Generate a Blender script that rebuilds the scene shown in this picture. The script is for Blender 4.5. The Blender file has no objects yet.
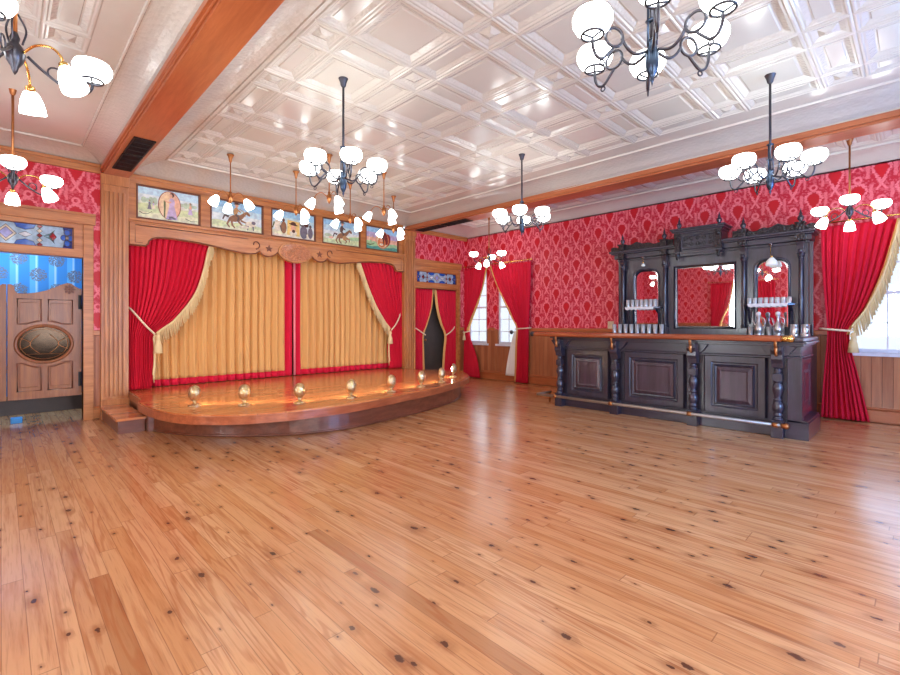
import bpy, bmesh, math, random
from mathutils import Vector, Matrix
from mathutils.geometry import tessellate_polygon
random.seed(7)
PI = math.pi
SC = bpy.context.scene
COL = SC.collection

# ------------------------------------------------------------------ materials
_T = [None]
def srgb(r, g, b):
    def f(c):
        c /= 255.0
        return c/12.92 if c <= .04045 else ((c+.055)/1.055)**2.4
    return (f(r), f(g), f(b), 1.0)
def _in(node, i, v):
    if isinstance(v, E): _T[0].links.new(v.s, node.inputs[i])
    elif isinstance(v, bpy.types.NodeSocket): _T[0].links.new(v, node.inputs[i])
    else: node.inputs[i].default_value = v
def _m(op, a, b=None, c=None, clamp=False):
    n = _T[0].nodes.new('ShaderNodeMath'); n.operation = op; n.use_clamp = clamp
    _in(n, 0, a)
    if b is not None: _in(n, 1, b)
    if c is not None: _in(n, 2, c)
    return E(n.outputs[0])
class E:
    def __init__(s, sock): s.s = sock
    def __add__(s, o): return _m('ADD', s, o)
    __radd__ = __add__
    def __sub__(s, o): return _m('SUBTRACT', s, o)
    def __rsub__(s, o): return _m('SUBTRACT', o, s)
    def __mul__(s, o): return _m('MULTIPLY', s, o)
    __rmul__ = __mul__
    def __truediv__(s, o): return _m('DIVIDE', s, o)
    def __neg__(s): return _m('MULTIPLY', s, -1.0)
def floor_(a): return _m('FLOOR', a)
def fract(a): return _m('FRACT', a)
def absv(a): return _m('ABSOLUTE', a)
def minv(a, b): return _m('MINIMUM', a, b)
def maxv(a, b): return _m('MAXIMUM', a, b)
def sinv(a): return _m('SINE', a)
def cosv(a): return _m('COSINE', a)
def sqrtv(a): return _m('SQRT', a)
def gt(a, b): return _m('GREATER_THAN', a, b)
def lt(a, b): return _m('LESS_THAN', a, b)
def sstep(a, b, x):
    n = _T[0].nodes.new('ShaderNodeMapRange'); n.interpolation_type = 'SMOOTHSTEP'
    _in(n, 0, x); n.inputs[1].default_value = a; n.inputs[2].default_value = b
    return E(n.outputs[0])
def vec(x, y, z=0.0):
    n = _T[0].nodes.new('ShaderNodeCombineXYZ')
    _in(n, 0, x); _in(n, 1, y); _in(n, 2, z); return E(n.outputs[0])
def noise(v, scale=1.0, detail=2.0, rough=.5):
    n = _T[0].nodes.new('ShaderNodeTexNoise'); _in(n, 'Vector', v)
    n.inputs['Scale'].default_value = scale; n.inputs['Detail'].default_value = detail
    n.inputs['Roughness'].default_value = rough
    return E(n.outputs[0])
def white(v):
    n = _T[0].nodes.new('ShaderNodeTexWhiteNoise'); n.noise_dimensions = '3D'; _in(n, 'Vector', v)
    return E(n.outputs['Value'])
def mixc(f, a, b):
    n = _T[0].nodes.new('ShaderNodeMix'); n.data_type = 'RGBA'
    _in(n, 0, f)
    for i, v in ((6, a), (7, b)):
        if isinstance(v, (tuple, list)): n.inputs[i].default_value = v
        else: _in(n, i, v)
    return E(n.outputs[2])
def coords():
    t = _T[0].nodes.new('ShaderNodeTexCoord'); s = _T[0].nodes.new('ShaderNodeSeparateXYZ')
    _T[0].links.new(t.outputs['Object'], s.inputs[0])
    return E(s.outputs[0]), E(s.outputs[1]), E(s.outputs[2])
def new_mat(name):
    m = bpy.data.materials.new(name); m.use_nodes = True
    _T[0] = m.node_tree
    return m, m.node_tree.nodes['Principled BSDF']
def setp(p, base=None, rough=.5, metal=0, spec=.5, sheen=0, coat=0, coat_rough=.1, trans=0, emis=None, estr=0, alpha=None):
    if base is not None:
        if isinstance(base, E): _T[0].links.new(base.s, p.inputs['Base Color'])
        else: p.inputs['Base Color'].default_value = base
    _in(p, 'Roughness', rough)
    p.inputs['Metallic'].default_value = metal
    p.inputs['Specular IOR Level'].default_value = spec
    p.inputs['Sheen Weight'].default_value = sheen
    p.inputs['Coat Weight'].default_value = coat; p.inputs['Coat Roughness'].default_value = coat_rough
    p.inputs['Transmission Weight'].default_value = trans
    if emis: p.inputs['Emission Color'].default_value = emis; p.inputs['Emission Strength'].default_value = estr
def bump(p, h, strength=.3, dist=.01):
    n = _T[0].nodes.new('ShaderNodeBump'); n.inputs['Strength'].default_value = strength
    n.inputs['Distance'].default_value = dist
    _in(n, 'Height', h); _T[0].links.new(n.outputs[0], p.inputs['Normal'])
def plain(name, c, rough=.5, metal=0, spec=.5, var=.08, vscale=9, **k):
    """one colour with a slight noise variation"""
    m, p = new_mat(name)
    x, y, z = coords()
    n = noise(vec(x, y, z), vscale, 3)
    dark = tuple(v*(1-var) for v in c[:3])+(1,); light = tuple(min(1, v*(1+var)) for v in c[:3])+(1,)
    setp(p, mixc(sstep(.3, .7, n), dark, light), rough, metal, spec, **k)
    return m
def wood(name, dark, light, axis='z', rough=.38, coat=.25, fine=1.0, spec=.5):
    m, p = new_mat(name)
    x, y, z = coords()
    s = {'x': (1.3, 16, 16), 'y': (16, 1.3, 16), 'z': (16, 16, 1.3)}[axis]
    v = vec(x*s[0]*fine, y*s[1]*fine, z*s[2]*fine)
    n1 = noise(v, 1.0, 4, .6)
    v2 = vec(x*s[0]*5*fine, y*s[1]*5*fine, z*s[2]*5*fine)
    n2 = noise(v2, 1.0, 2)
    f = sstep(.3, .72, n1*.75 + n2*.25)
    setp(p, mixc(f, dark, light), rough, 0, spec, coat=coat, coat_rough=.2)
    bump(p, n2, .08, .004)
    return m
M = {}
M['oak'] = wood('oak_vertical', srgb(170, 102, 52), srgb(208, 142, 84), 'z')
M['oak_x'] = wood('oak_along_x', srgb(170, 100, 50), srgb(208, 140, 80), 'x')
M['oak_y'] = wood('oak_along_y', srgb(172, 94, 54), srgb(196, 116, 72), 'y', rough=.3)
M['dado'] = wood('dado_wood', srgb(150, 84, 50), srgb(186, 116, 74), 'z')
M['stage_red'] = wood('stage_edge_wood', srgb(150, 76, 44), srgb(190, 106, 66), 'x', rough=.3)
M['stage_skirt'] = wood('stage_skirt_wood', srgb(104, 54, 34), srgb(134, 76, 52), 'x', rough=.35)
M['door_wood'] = wood('swing_door_wood', srgb(124, 66, 26), srgb(164, 98, 44), 'z')
M['ebony'] = wood('ebonised_wood', srgb(33, 29, 42), srgb(52, 48, 68), 'z', rough=.3, coat=.7, spec=.6)  # blue light falling on the bar is put into this base colour
M['ebony_y'] = wood('ebonised_wood_along', srgb(33, 29, 42), srgb(52, 48, 68), 'y', rough=.3, coat=.7, spec=.6)  # same blue light held in the colour
M['ebony_panel'] = wood('ebonised_panel', srgb(52, 37, 46), srgb(78, 58, 72), 'z', rough=.3, coat=.7)
M['bartop'] = wood('bar_top_wood', srgb(140, 62, 34), srgb(186, 98, 58), 'y', rough=.22, coat=.6)
def carved(name, c, scale=34):
    m, p = new_mat(name); x, y, z = coords()
    n = noise(vec(x, y, z), scale, 3)
    v = _T[0].nodes.new('ShaderNodeTexVoronoi'); _in(v, 'Vector', vec(x, y, z)); v.inputs['Scale'].default_value = scale
    h = E(v.outputs['Distance'])
    setp(p, mixc(sstep(.3, .7, n), c, tuple(a*1.35 for a in c[:3])+(1,)), .35, coat=.4)
    bump(p, h + n*.5, .9, .02)
    return m
M['ebony_carved'] = carved('carved_ebonised_wood', srgb(38, 31, 34))
M['oak_carved'] = carved('carved_oak', srgb(176, 112, 74), 26)
M['oak_dark'] = plain('dark_oak', srgb(120, 66, 38), .5)  # darker oak for mouldings, frames and carved details
M['velvet'] = None
def cloth(name, c, rough=.75, sheen=.35, var=.1):
    m, p = new_mat(name); x, y, z = coords()
    n = noise(vec(x*40, y*40, z*3), 1.0, 3)
    dark = tuple(v*(1-var) for v in c[:3])+(1,); light = tuple(min(1, v*(1+var)) for v in c[:3])+(1,)
    setp(p, mixc(n, dark, light), rough, spec=.25, sheen=sheen)
    p.inputs['Sheen Roughness'].default_value = .4
    p.inputs['Sheen Tint'].default_value = tuple(min(1, v+.15) for v in c[:3])+(1,)
    bump(p, noise(vec(x, y, z), 350, 1), .05, .002)
    return m
M['velvet'] = cloth('red_velvet', srgb(208, 22, 52), sheen=.15)
M['velvet_band'] = cloth('red_velvet_band', srgb(214, 26, 62))
M['gold_cloth'] = cloth('gold_cloth', srgb(222, 170, 106), .7, sheen=.08)
M['gold_band'] = cloth('gold_band', srgb(222, 172, 104), .6)
M['fringe'] = cloth('cream_gold_fringe', srgb(234, 210, 158), .7)
M['rope'] = cloth('cream_cord', srgb(236, 214, 184), .7)
M['lining'] = cloth('white_lining', srgb(238, 234, 232), .8)
M['seam'] = cloth('pale_pink_seam', srgb(244, 150, 160), .8)
M['brass'] = plain('polished_brass', srgb(236, 190, 110), .2, 1.0)
M['silver'] = plain('bright_nickel', srgb(226, 220, 210), .15, 1.0)
M['antique'] = plain('antique_brass', srgb(176, 116, 70), .35, .9)
M['iron'] = plain('dark_iron', srgb(74, 74, 82), .35, .85)
M['iron_blue'] = plain('blued_iron', srgb(62, 76, 96), .3, .85)
M['black'] = plain('black_metal', srgb(30, 28, 30), .5, .3)
M['grille'] = plain('grille_black', srgb(26, 26, 30), .6)
M['filigree'] = None
M['steel'] = plain('rail_steel', srgb(170, 158, 146), .42, .7)
m, p = new_mat('lit_opal_glass'); setp(p, srgb(250, 250, 250), .25, emis=(.95, 1, .97, 1), estr=7.0); M['opal'] = m
m, p = new_mat('frosted_glass'); setp(p, srgb(216, 222, 222), .3, emis=(1, .97, .92, 1), estr=.25); M['frosted'] = m
m, p = new_mat('warm_bulb'); setp(p, srgb(255, 240, 200), .3, emis=(1, .86, .6, 1), estr=160.0); M['bulb'] = m
m, p = new_mat('mirror_glass'); setp(p, (.93, .93, .94, 1), .02, 1.0); M['mirror'] = m
m, p = new_mat('mirror_bevel'); setp(p, (.97, .97, .98, 1), .08, 1.0); M['mirror_bevel'] = m
def glass(name, tint, gloss=.25, rough=.03, milk=0, gcol=(1, 1, 1, 1)):
    m, p = new_mat(name); nt = m.node_tree
    tr = nt.nodes.new('ShaderNodeBsdfTransparent'); tr.inputs[0].default_value = tint
    gl = nt.nodes.new('ShaderNodeBsdfGlossy'); gl.inputs['Roughness'].default_value = rough; gl.inputs['Color'].default_value = gcol
    mx = nt.nodes.new('ShaderNodeMixShader'); mx.inputs[0].default_value = gloss
    nt.links.new(tr.outputs[0], mx.inputs[1]); nt.links.new(gl.outputs[0], mx.inputs[2])
    if milk:
        df = nt.nodes.new('ShaderNodeBsdfDiffuse'); df.inputs[0].default_value = (.9, .9, .9, 1)
        m2 = nt.nodes.new('ShaderNodeMixShader'); m2.inputs[0].default_value = milk
        nt.links.new(mx.outputs[0], m2.inputs[1]); nt.links.new(df.outputs[0], m2.inputs[2]); mx = m2
    nt.links.new(mx.outputs[0], nt.nodes['Material Output'].inputs[0])
    return m
M['pane'] = glass('window_glass', (.95, .97, 1, 1), .06)
M['doorglass'] = glass('bevelled_glass', (.16, .09, .06, 1), .06, .12, 0, (.42, .27, .19, 1))  # brown reflection put into the tint and gloss colours
M['tumbler'] = glass('drinking_glass', (.96, .97, .98, 1), .30, .15, .35)
M['frame_white'] = plain('white_window_paint', srgb(214, 218, 230), .4)
M['cream'] = plain('cream_plastic', srgb(226, 206, 176), .4)
M['white'] = plain('white_ceramic', srgb(236, 234, 230), .25)
M['pewter'] = plain('pewter', srgb(196, 192, 190), .3, .9)
M['door_black'] = plain('charcoal_door_paint', srgb(64, 58, 54), .5)
M['darkwood'] = plain('dark_baseboard', srgb(62, 40, 32), .4)
M['blue_lit'] = plain('blue_lit', srgb(60, 150, 220), .4)  # blue hall light put into the colour of the floor block
M['lead'] = plain('lead_came', srgb(70, 66, 62), .5, .5)
for k, c in dict(g_white=(214, 220, 226), g_pale=(160, 186, 206), g_blue=(40, 92, 186), g_navy=(22, 46, 120), g_red=(150, 24, 40), g_lilac=(150, 150, 206), g_sand=(206, 190, 168), g_teal=(110, 150, 150)).items():
    M[k] = plain('stained_'+k[2:], srgb(*c), .12, var=.18, vscale=20)

m, p = new_mat('pierced_brass_filigree'); x, y, z = coords()
v = _T[0].nodes.new('ShaderNodeTexVoronoi'); _in(v, 'Vector', vec(x, y, z)); v.inputs['Scale'].default_value = 60
setp(p, mixc(sstep(.2, .5, E(v.outputs['Distance'])), srgb(246, 238, 220), srgb(206, 176, 120)), .28, .9); bump(p, E(v.outputs['Distance']), .8, .006); M['filigree'] = m
# wallpaper: ogee lattice of medallions with leafy pink scrollwork
def wallpaper(name):
    m, p = new_mat(name); x, y, z = coords()
    u = x + y
    P, V = .47, .565
    wx = noise(vec(u, z, 0.0), 22, 2) - .5
    wz = noise(vec(u, z, 7.3), 22, 2) - .5
    jag = sinv(z*190.0)*.07 + sinv(u*210.0)*.05 + wx*.75
    pink = None; core = None
    for ox, oz in ((0.0, 0.0), (.5, .5)):
        du = (fract((u - 13.55)/P + ox + .5) - .5)*P
        az = (fract((z - 2.50)/V + oz + .5) - .5)*V
        ax = absv(du)
        lo = ax/.074 + maxv(-az, 0.0)/.155
        up = maxv(az, 0.0)/.09
        up = sqrtv((ax/.074)*(ax/.074) + up*up)
        m_ = maxv(lo, up)
        mj = m_ + jag
        ring = sstep(.98, 1.08, mj)*(1.0 - sstep(1.32, 1.52, mj))
        # stem crossing below the point, opening towards the next row
        stem = (1.0 - sstep(.008, .022, absv(ax - absv(az + .20)*.62 + wx*.02)))*lt(absv(az + .21), .075)
        # crown: small pink ring with a red eye above the medallion
        r2 = sqrtv(ax*ax + (az - .165)*(az - .165)) + wz*.02
        crown = sstep(.018, .026, r2)*(1.0 - sstep(.042, .056, r2))
        # leaves leaning away to the sides
        lv = (1.0 - sstep(.010, .026, absv(ax - .135 - wz*.05)))*lt(absv(az + .02), .10)
        s = maxv(maxv(ring, crown), maxv(stem, lv*.8))
        pink = s if pink is None else maxv(pink, s)
        c = 1.0 - sstep(.85, 1.0, m_ + wx*.2)
        core = c if core is None else maxv(core, c)
    fol = sstep(.49, .58, noise(vec(u, z, 3.1), 34, 2))*(1.0 - core)*.45
    f = maxv(pink, fol)*(1.0 - core*.95)
    f = f*(.72 + .28*sstep(.35, .65, noise(vec(u, z, 1.0), 70, 1)))
    base = mixc(core, srgb(204, 30, 56), srgb(206, 18, 36))
    setp(p, mixc(f, base, srgb(246, 134, 146)), .42, spec=.4)
    return m
M['paper'] = wallpaper('red_damask_wallpaper')
def blue_paper(name):
    m, p = new_mat(name); x, y, z = coords(); u = x + y
    st = fract(u/.21); wide = gt(st, .55); line = gt(fract(u/.21 + .05), .9)
    col = mixc(wide, srgb(58, 140, 206), srgb(96, 178, 228)); col = mixc(line, col, srgb(176, 214, 240))
    tot = None
    for ox, oz in ((0, 0), (.5, .5)):
        du = (fract(u/.42 + ox) - .5)*.42; dz = (fract(z/.46 + oz + .1) - .5)*.46
        r = sqrtv(du*du + dz*dz)
        b = lt(r + (noise(vec(u, z), 34, 2) - .5)*.09, .095)*gt(noise(vec(u, z, 5.0), 55, 1), .44)
        tot = b if tot is None else maxv(tot, b)
    setp(p, mixc(tot, col, mixc(noise(vec(u, z), 70, 1), srgb(70, 84, 98), srgb(140, 140, 150))), .6)
    return m
M['bluepaper'] = blue_paper('blue_striped_wallpaper')
# vertical tongue-and-groove dado
def tongue(name, a, b):
    m, p = new_mat(name); x, y, z = coords(); u = x + y
    bd = u/.105; g = fract(bd)
    w = white(vec(floor_(bd), 0.0, 0.0))
    n = noise(vec(u*26, z*1.6, floor_(bd)), 1.0, 4, .6)
    col = mixc(sstep(.3, .7, n*.7 + w*.3), a, b)
    groove = 1.0 - sstep(.0, .05, minv(g, 1.0 - g))
    setp(p, mixc(groove*.75, col, tuple(v*.45 for v in a[:3])+(1,)), .4, coat=.2)
    bump(p, 1.0 - groove, .5, .01)
    return m
M['dado_board'] = tongue('tongue_and_groove_dado', srgb(158, 92, 58), srgb(188, 122, 82))
# pine plank floor
def planks(name, w, ln, cols, axis='y', knots=True, rough=.2):
    m, p = new_mat(name); x, y, z = coords()
    if axis == 'x': x, y = y, x
    xr = x/w; row = floor_(xr)
    off = white(vec(row, 3.0, 1.0))
    ll = ln*(.75 + .6*1.0)
    yr = y/ll + off*7.0; seg = floor_(yr)
    rnd = white(vec(row, seg, 2.0)); rnd2 = white(vec(row, seg, 9.0))
    # grain
    g1 = noise(vec(x*22 + rnd*50.0, y*1.1, rnd*31.0), 1.0, 5, .62)
    ring = sinv(noise(vec(x*9 + rnd*50.0, y*.55, rnd*17.0), 1.0, 2)*60.0)
    g2 = noise(vec(x*120, y*5, rnd*9.0), 1.0, 2)
    col = mixc(rnd, cols[0], cols[1])
    col = mixc(sstep(.90, .99, rnd2)*.4, col, cols[2])
    col = mixc(sstep(.45, .70, g1)*.55, col, cols[3])
    col = mixc(sstep(.2, 1.0, ring)*sstep(.2, .8, rnd2)*.5, col, cols[3])
    col = mixc(sstep(.5, .75, g2)*.32, col, cols[2])
    if knots:
        for sc_, thr, rad in ((4.2, .55, .085), (7.0, .80, .075)):
            v = _T[0].nodes.new('ShaderNodeTexVoronoi'); _in(v, 'Vector', vec(x*sc_*1.25, y*sc_*.62, 0.0)); v.inputs['Scale'].default_value = 1.0; v.voronoi_dimensions = '2D'
            v.inputs['Randomness'].default_value = .95
            sp = _T[0].nodes.new('ShaderNodeSeparateColor'); _T[0].links.new(v.outputs['Color'], sp.inputs[0])
            rr = E(sp.outputs[0]); d = E(v.outputs['Distance']) + (noise(vec(x, y), 45, 3) - .5)*.11
            keep = gt(rr, thr); d = d/(.45 + E(sp.outputs[1])*.9)
            halo = (1.0 - sstep(rad*.8, rad*3.2, d))*keep
            knot = (1.0 - sstep(rad*.55, rad*.85, d))*keep
            col = mixc(halo*.4, col, cols[2])
            col = mixc(knot*.9, col, srgb(74, 36, 22))
        # long dark resin streaks
        stn = noise(vec(x*14, y*.9, 4.0), 1.0, 2)
        col = mixc(sstep(.69, .75, stn)*.55, col, cols[2])
    gx = fract(xr); gy = fract(yr)
    gap = maxv(1.0 - sstep(.0, .03, minv(gx, 1.0 - gx)), 1.0 - sstep(.0, .0022, minv(gy, 1.0 - gy)))
    col = mixc(gap*.6, col, srgb(96, 46, 24))
    setp(p, col, rough + .10*g1, 0, .5, coat=.35, coat_rough=.16)
    bump(p, g2*.3 - gap, .12, .003)
    return m
FC = (srgb(206, 144, 92), srgb(222, 170, 122), srgb(132, 70, 36), srgb(170, 98, 52))
M['floor'] = planks('heart_pine_planks', .080, 1.25, FC)
M['deck'] = planks('stage_deck_planks', .09, 1.6, (srgb(200, 112, 60), srgb(218, 140, 86), srgb(160, 80, 42), srgb(190, 104, 56)), axis='x', knots=False, rough=.16)
# pressed tin
def tin(name, emboss):
    m, p = new_mat(name); x, y, z = coords()
    n = noise(vec(x, y, z), 3, 2)
    setp(p, mixc(n, srgb(200, 197, 188), srgb(212, 209, 201)), .22, spec=.5, coat=.35, coat_rough=.12)
    if emboss == 1:
        v = _T[0].nodes.new('ShaderNodeTexVoronoi'); _in(v, 'Vector', vec(x, y, z)); v.inputs['Scale'].default_value = 38
        bump(p, E(v.outputs['Distance']), .45, .010)
    elif emboss == 2:
        u = x + y
        v = _T[0].nodes.new('ShaderNodeTexVoronoi'); _in(v, 'Vector', vec(x, y, z)); v.inputs['Scale'].default_value = 22
        bump(p, E(v.outputs['Distance']) + noise(vec(x, y, z), 60, 2)*.4, .35, .010)
    else:
        bump(p, noise(vec(x, y, z), 14, 2), .05, .01)
    return m
M['tin'] = tin('pressed_tin_white', 0); M['tin_emb'] = tin('pressed_tin_embossed', 1); M['tin_cove'] = tin('pressed_tin_cove', 2)

# ------------------------------------------------------------------ geometry helpers
class MB:
    """collects shapes into one mesh"""
    def __init__(s): s.v = []; s.f = []; s.mi = []; s.sm = []; s.cur = 0; s.smooth = False
    def mat(s, i): s.cur = i; return s
    def add(s, vs, fs, smooth=False):
        o = len(s.v); s.v += [tuple(v) for v in vs]
        for f in fs: s.f.append(tuple(o+i for i in f)); s.mi.append(s.cur); s.sm.append(smooth)
        return s
    def box(s, x0, x1, y0, y1, z0, z1):
        if x0 > x1: x0, x1 = x1, x0
        if y0 > y1: y0, y1 = y1, y0
        if z0 > z1: z0, z1 = z1, z0
        return s.add([(x0,y0,z0),(x1,y0,z0),(x1,y1,z0),(x0,y1,z0),(x0,y0,z1),(x1,y0,z1),(x1,y1,z1),(x0,y1,z1)],
              [(0,3,2,1),(4,5,6,7),(0,1,5,4),(1,2,6,5),(2,3,7,6),(3,0,4,7)])
    def quad(s, a, b, c, d): return s.add([a,b,c,d], [(0,1,2,3)])
    def lathe(s, prof, c=(0,0,0), n=20, a0=0., a1=2*PI, mtx=None, smooth=True, cap=True):
        full = abs(a1-a0-2*PI) < 1e-6; k = n if full else n+1
        vs = []
        for r, z in prof:
            for i in range(k):
                a = a0+(a1-a0)*i/n; p = Vector((r*math.cos(a), r*math.sin(a), z))
                if mtx is not None: p = mtx @ p
                vs.append((p.x+c[0], p.y+c[1], p.z+c[2]))
        fs = []
        for j in range(len(prof)-1):
            for i in range(n):
                i2 = (i+1) % k
                fs.append((j*k+i, j*k+i2, (j+1)*k+i2, (j+1)*k+i))
        if cap and full:
            if prof[0][0] > 1e-4: fs.append(tuple(reversed(range(k))))
            if prof[-1][0] > 1e-4: fs.append(tuple((len(prof)-1)*k+i for i in range(k)))
        return s.add(vs, fs, smooth)
    def tube(s, pts, r=.01, n=8, closed=False, r_end=None):
        pts = [Vector(p) for p in pts]; m = len(pts); vs = []; up = None
        for i, p in enumerate(pts):
            if closed: t = pts[(i+1) % m]-pts[i-1]
            else: t = pts[min(i+1, m-1)]-pts[max(i-1, 0)]
            t.normalize()
            if up is None:
                up = Vector((0,0,1)) if abs(t.z) < .9 else Vector((1,0,0))
            a = t.cross(up)
            if a.length < 1e-5: a = t.orthogonal()
            a.normalize(); b = a.cross(t); up = b
            rr = r if r_end is None else r+(r_end-r)*i/(m-1)
            for k in range(n):
                q = 2*PI*k/n; w = p+(a*math.cos(q)+b*math.sin(q))*rr; vs.append(tuple(w))
        fs = []
        for i in range(m if closed else m-1):
            j = (i+1) % m
            for k in range(n): fs.append((i*n+k, i*n+(k+1) % n, j*n+(k+1) % n, j*n+k))
        if not closed: fs += [tuple(reversed(range(n))), tuple((m-1)*n+k for k in range(n))]
        return s.add(vs, fs, True)
    def ball(s, c, r, n=12, sz=1.0):
        return s.lathe([(max(1e-5, r*math.sin(PI*i/8)), -r*sz*math.cos(PI*i/8)) for i in range(9)], c, n, cap=False)
    def prism(s, outer, holes, a, b, mp):
        """outline with holes extruded between depths a and b; mp(u, w, depth) gives the point"""
        loops = [outer]+list(holes); flat = [p for l in loops for p in l]
        tris = tessellate_polygon([[Vector((p[0], p[1], 0)) for p in l] for l in loops]); N = len(flat)
        vs = [mp(p[0], p[1], a) for p in flat]+[mp(p[0], p[1], b) for p in flat]
        fs = []
        for t in tris: fs.append(tuple(t)); fs.append(tuple(N+i for i in reversed(t)))
        o = 0
        for l in loops:
            n = len(l)
            for i in range(n):
                j = (i+1) % n; fs.append((o+i, o+j, N+o+j, N+o+i))
            o += n
        return s.add(vs, fs)
    def loops(s, rows, mp, cap=True):
        """nested rectangles (u0,u1,w0,w1,depth) joined ring by ring, the last one filled"""
        R = [[mp(u0,w0,d), mp(u1,w0,d), mp(u1,w1,d), mp(u0,w1,d)] for u0,u1,w0,w1,d in rows]
        vs = [p for r in R for p in r]; fs = []
        for j in range(len(R)-1):
            for i in range(4):
                k = (i+1) % 4; fs.append((j*4+i, j*4+k, j*4+4+k, j*4+4+i))
        if cap: o = (len(R)-1)*4; fs.append((o, o+1, o+2, o+3))
        return s.add(vs, fs)
    def build(s, name, mats, parent=None, bevel=0, local=False, solid=0, fix=True):
        off = Vector((0,0,0))
        if parent is not None and not local: off = world_of(parent)
        me = bpy.data.meshes.new(name)
        me.from_pydata([tuple(Vector(v)-off) for v in s.v], [], s.f)
        if not isinstance(mats, (list, tuple)): mats = [mats]
        for m in mats: me.materials.append(m)
        me.polygons.foreach_set('material_index', s.mi); me.polygons.foreach_set('use_smooth', s.sm)
        if fix:
            bm = bmesh.new(); bm.from_mesh(me)
            bmesh.ops.remove_doubles(bm, verts=bm.verts, dist=1e-6)
            bmesh.ops.recalc_face_normals(bm, faces=bm.faces)
            bm.to_mesh(me); bm.free()
        me.update()
        o = bpy.data.objects.new(name, me); COL.objects.link(o)
        if parent is not None: o.parent = parent
        if bevel:
            b = o.modifiers.new('bevel', 'BEVEL'); b.width = bevel; b.segments = 2; b.limit_method = 'ANGLE'; b.angle_limit = .7
        if solid:
            b = o.modifiers.new('thickness', 'SOLIDIFY'); b.thickness = solid; b.offset = 0
        return o
def world_of(o):
    v = Vector((0,0,0))
    while o is not None: v += o.location; o = o.parent
    return v
def tag(o, label=None, cat=None, group=None, kind=None):
    if label: o['label'] = label
    if cat: o['category'] = cat
    if group: o['group'] = group
    if kind: o['kind'] = kind
    return o
def thing(name, loc, label, cat, group=None, rz=0):
    o = bpy.data.objects.new(name, None); COL.objects.link(o); o.location = loc; o.rotation_euler = (0,0,rz)
    o.empty_display_size = .1
    return tag(o, label, cat, group)
def struct(mb, name, mats, parent=None, bevel=0, label=None):
    o = mb.build(name, mats, parent, bevel)
    if parent is None: o['kind'] = 'structure'
    if label: o['label'] = label
    return o
def copy_tree(o, loc, rz=0, label=None, group=None):
    def rec(a, par):
        c = a.copy(); COL.objects.link(c)
        if par is not None: c.parent = par
        for ch in a.children: rec(ch, c)
        return c
    kids = list(o.children)
    c = o.copy(); COL.objects.link(c); c.location = loc; c.rotation_euler = (0,0,rz)
    for ch in kids: rec(ch, c)
    if label: c['label'] = label
    if group: c['group'] = group
    return c
def IX(X): return lambda u, w, d: (X-d, u, w)      # on a wall of constant x facing -x: u is y, w is z, d comes out of the wall
def IY(Y): return lambda u, w, d: (u, Y-d, w)      # on a wall of constant y facing -y
def IXL(X): return lambda u, w, d: (X+d, u, w)     # on the left wall, facing +x
def ell(cu, cw, ru, rw, n=24, a0=0., a1=2*PI):
    full = abs(a1-a0-2*PI) < 1e-6
    return [(cu+ru*math.cos(a0+(a1-a0)*i/n), cw+rw*math.sin(a0+(a1-a0)*i/n)) for i in range(n if full else n+1)]
def star(cu, cw, r, k=5):
    return [(cu+(r if i % 2 == 0 else r*.42)*math.sin(PI*i/k), cw+(r if i % 2 == 0 else r*.42)*math.cos(PI*i/k)) for i in range(2*k)]
def spline(pts, n=8):
    """Catmull-Rom through points of any dimension"""
    P = [Vector(p) for p in pts]; P = [2*P[0]-P[1]]+P+[2*P[-1]-P[-2]]; out = []
    for i in range(1, len(P)-2):
        for k in range(n):
            t = k/n; a, b, c, d = P[i-1], P[i], P[i+1], P[i+2]
            out.append(.5*((2*b)+(c-a)*t+(2*a-5*b+4*c-d)*t*t+(3*b-a-3*c+d)*t**3))
    out.append(P[-2]); return out
def rows_at(rows, z):
    """interpolate (z, s0, s1) rows, smooth"""
    def h(k):
        n = len(rows)
        for i in range(n-1):
            za, zb = rows[i][0], rows[i+1][0]
            if za >= z >= zb or i == n-2:
                def sl(j):
                    a, b = max(j-1, 0), min(j+1, n-1)
                    return (rows[b][k]-rows[a][k])/(rows[b][0]-rows[a][0])
                d = zb-za; t = min(1, max(0, (z-za)/d))
                return ((2*t**3-3*t*t+1)*rows[i][k]+(t**3-2*t*t+t)*d*sl(i)+(-2*t**3+3*t*t)*rows[i+1][k]+(t**3-t*t)*d*sl(i+1))
    return h(1), h(2)
def drape(rows, mp, pleats, amp, seed=0, nz=46, nt=110, lean=0.0):
    """pleated cloth: a grid of points, t running from edge s0 to edge s1"""
    rnd = random.Random(seed); p1, p2, p3 = (rnd.uniform(0, 6.28) for _ in range(3))
    zt, zb = rows[0][0], rows[-1][0]; W0 = max(abs(r[2]-r[1]) for r in rows)
    G = []
    for j in range(nz+1):
        z = zt+(zb-zt)*j/nz; s0, s1 = rows_at(rows, z); w = abs(s1-s0)/W0; row = []
        for i in range(nt+1):
            t = i/nt; ph = 2*PI*pleats*t+1.1*math.sin(2*PI*1.6*t+p2)+.25*math.sin(3*z+p3)
            n = amp*(2.3*abs(math.sin(.5*(ph+p1)))**.6-1.3+.22*math.sin(2.1*ph+p3)+.3*math.sin(.37*ph+p2+z))*(.75+.5*(1-w))
            n *= min(1, .45+(zt-z)/.25)
            row.append((s0+(s1-s0)*t, z, n+amp*1.5+lean*(zt-z)))
        G.append(row)
    return G
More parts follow.
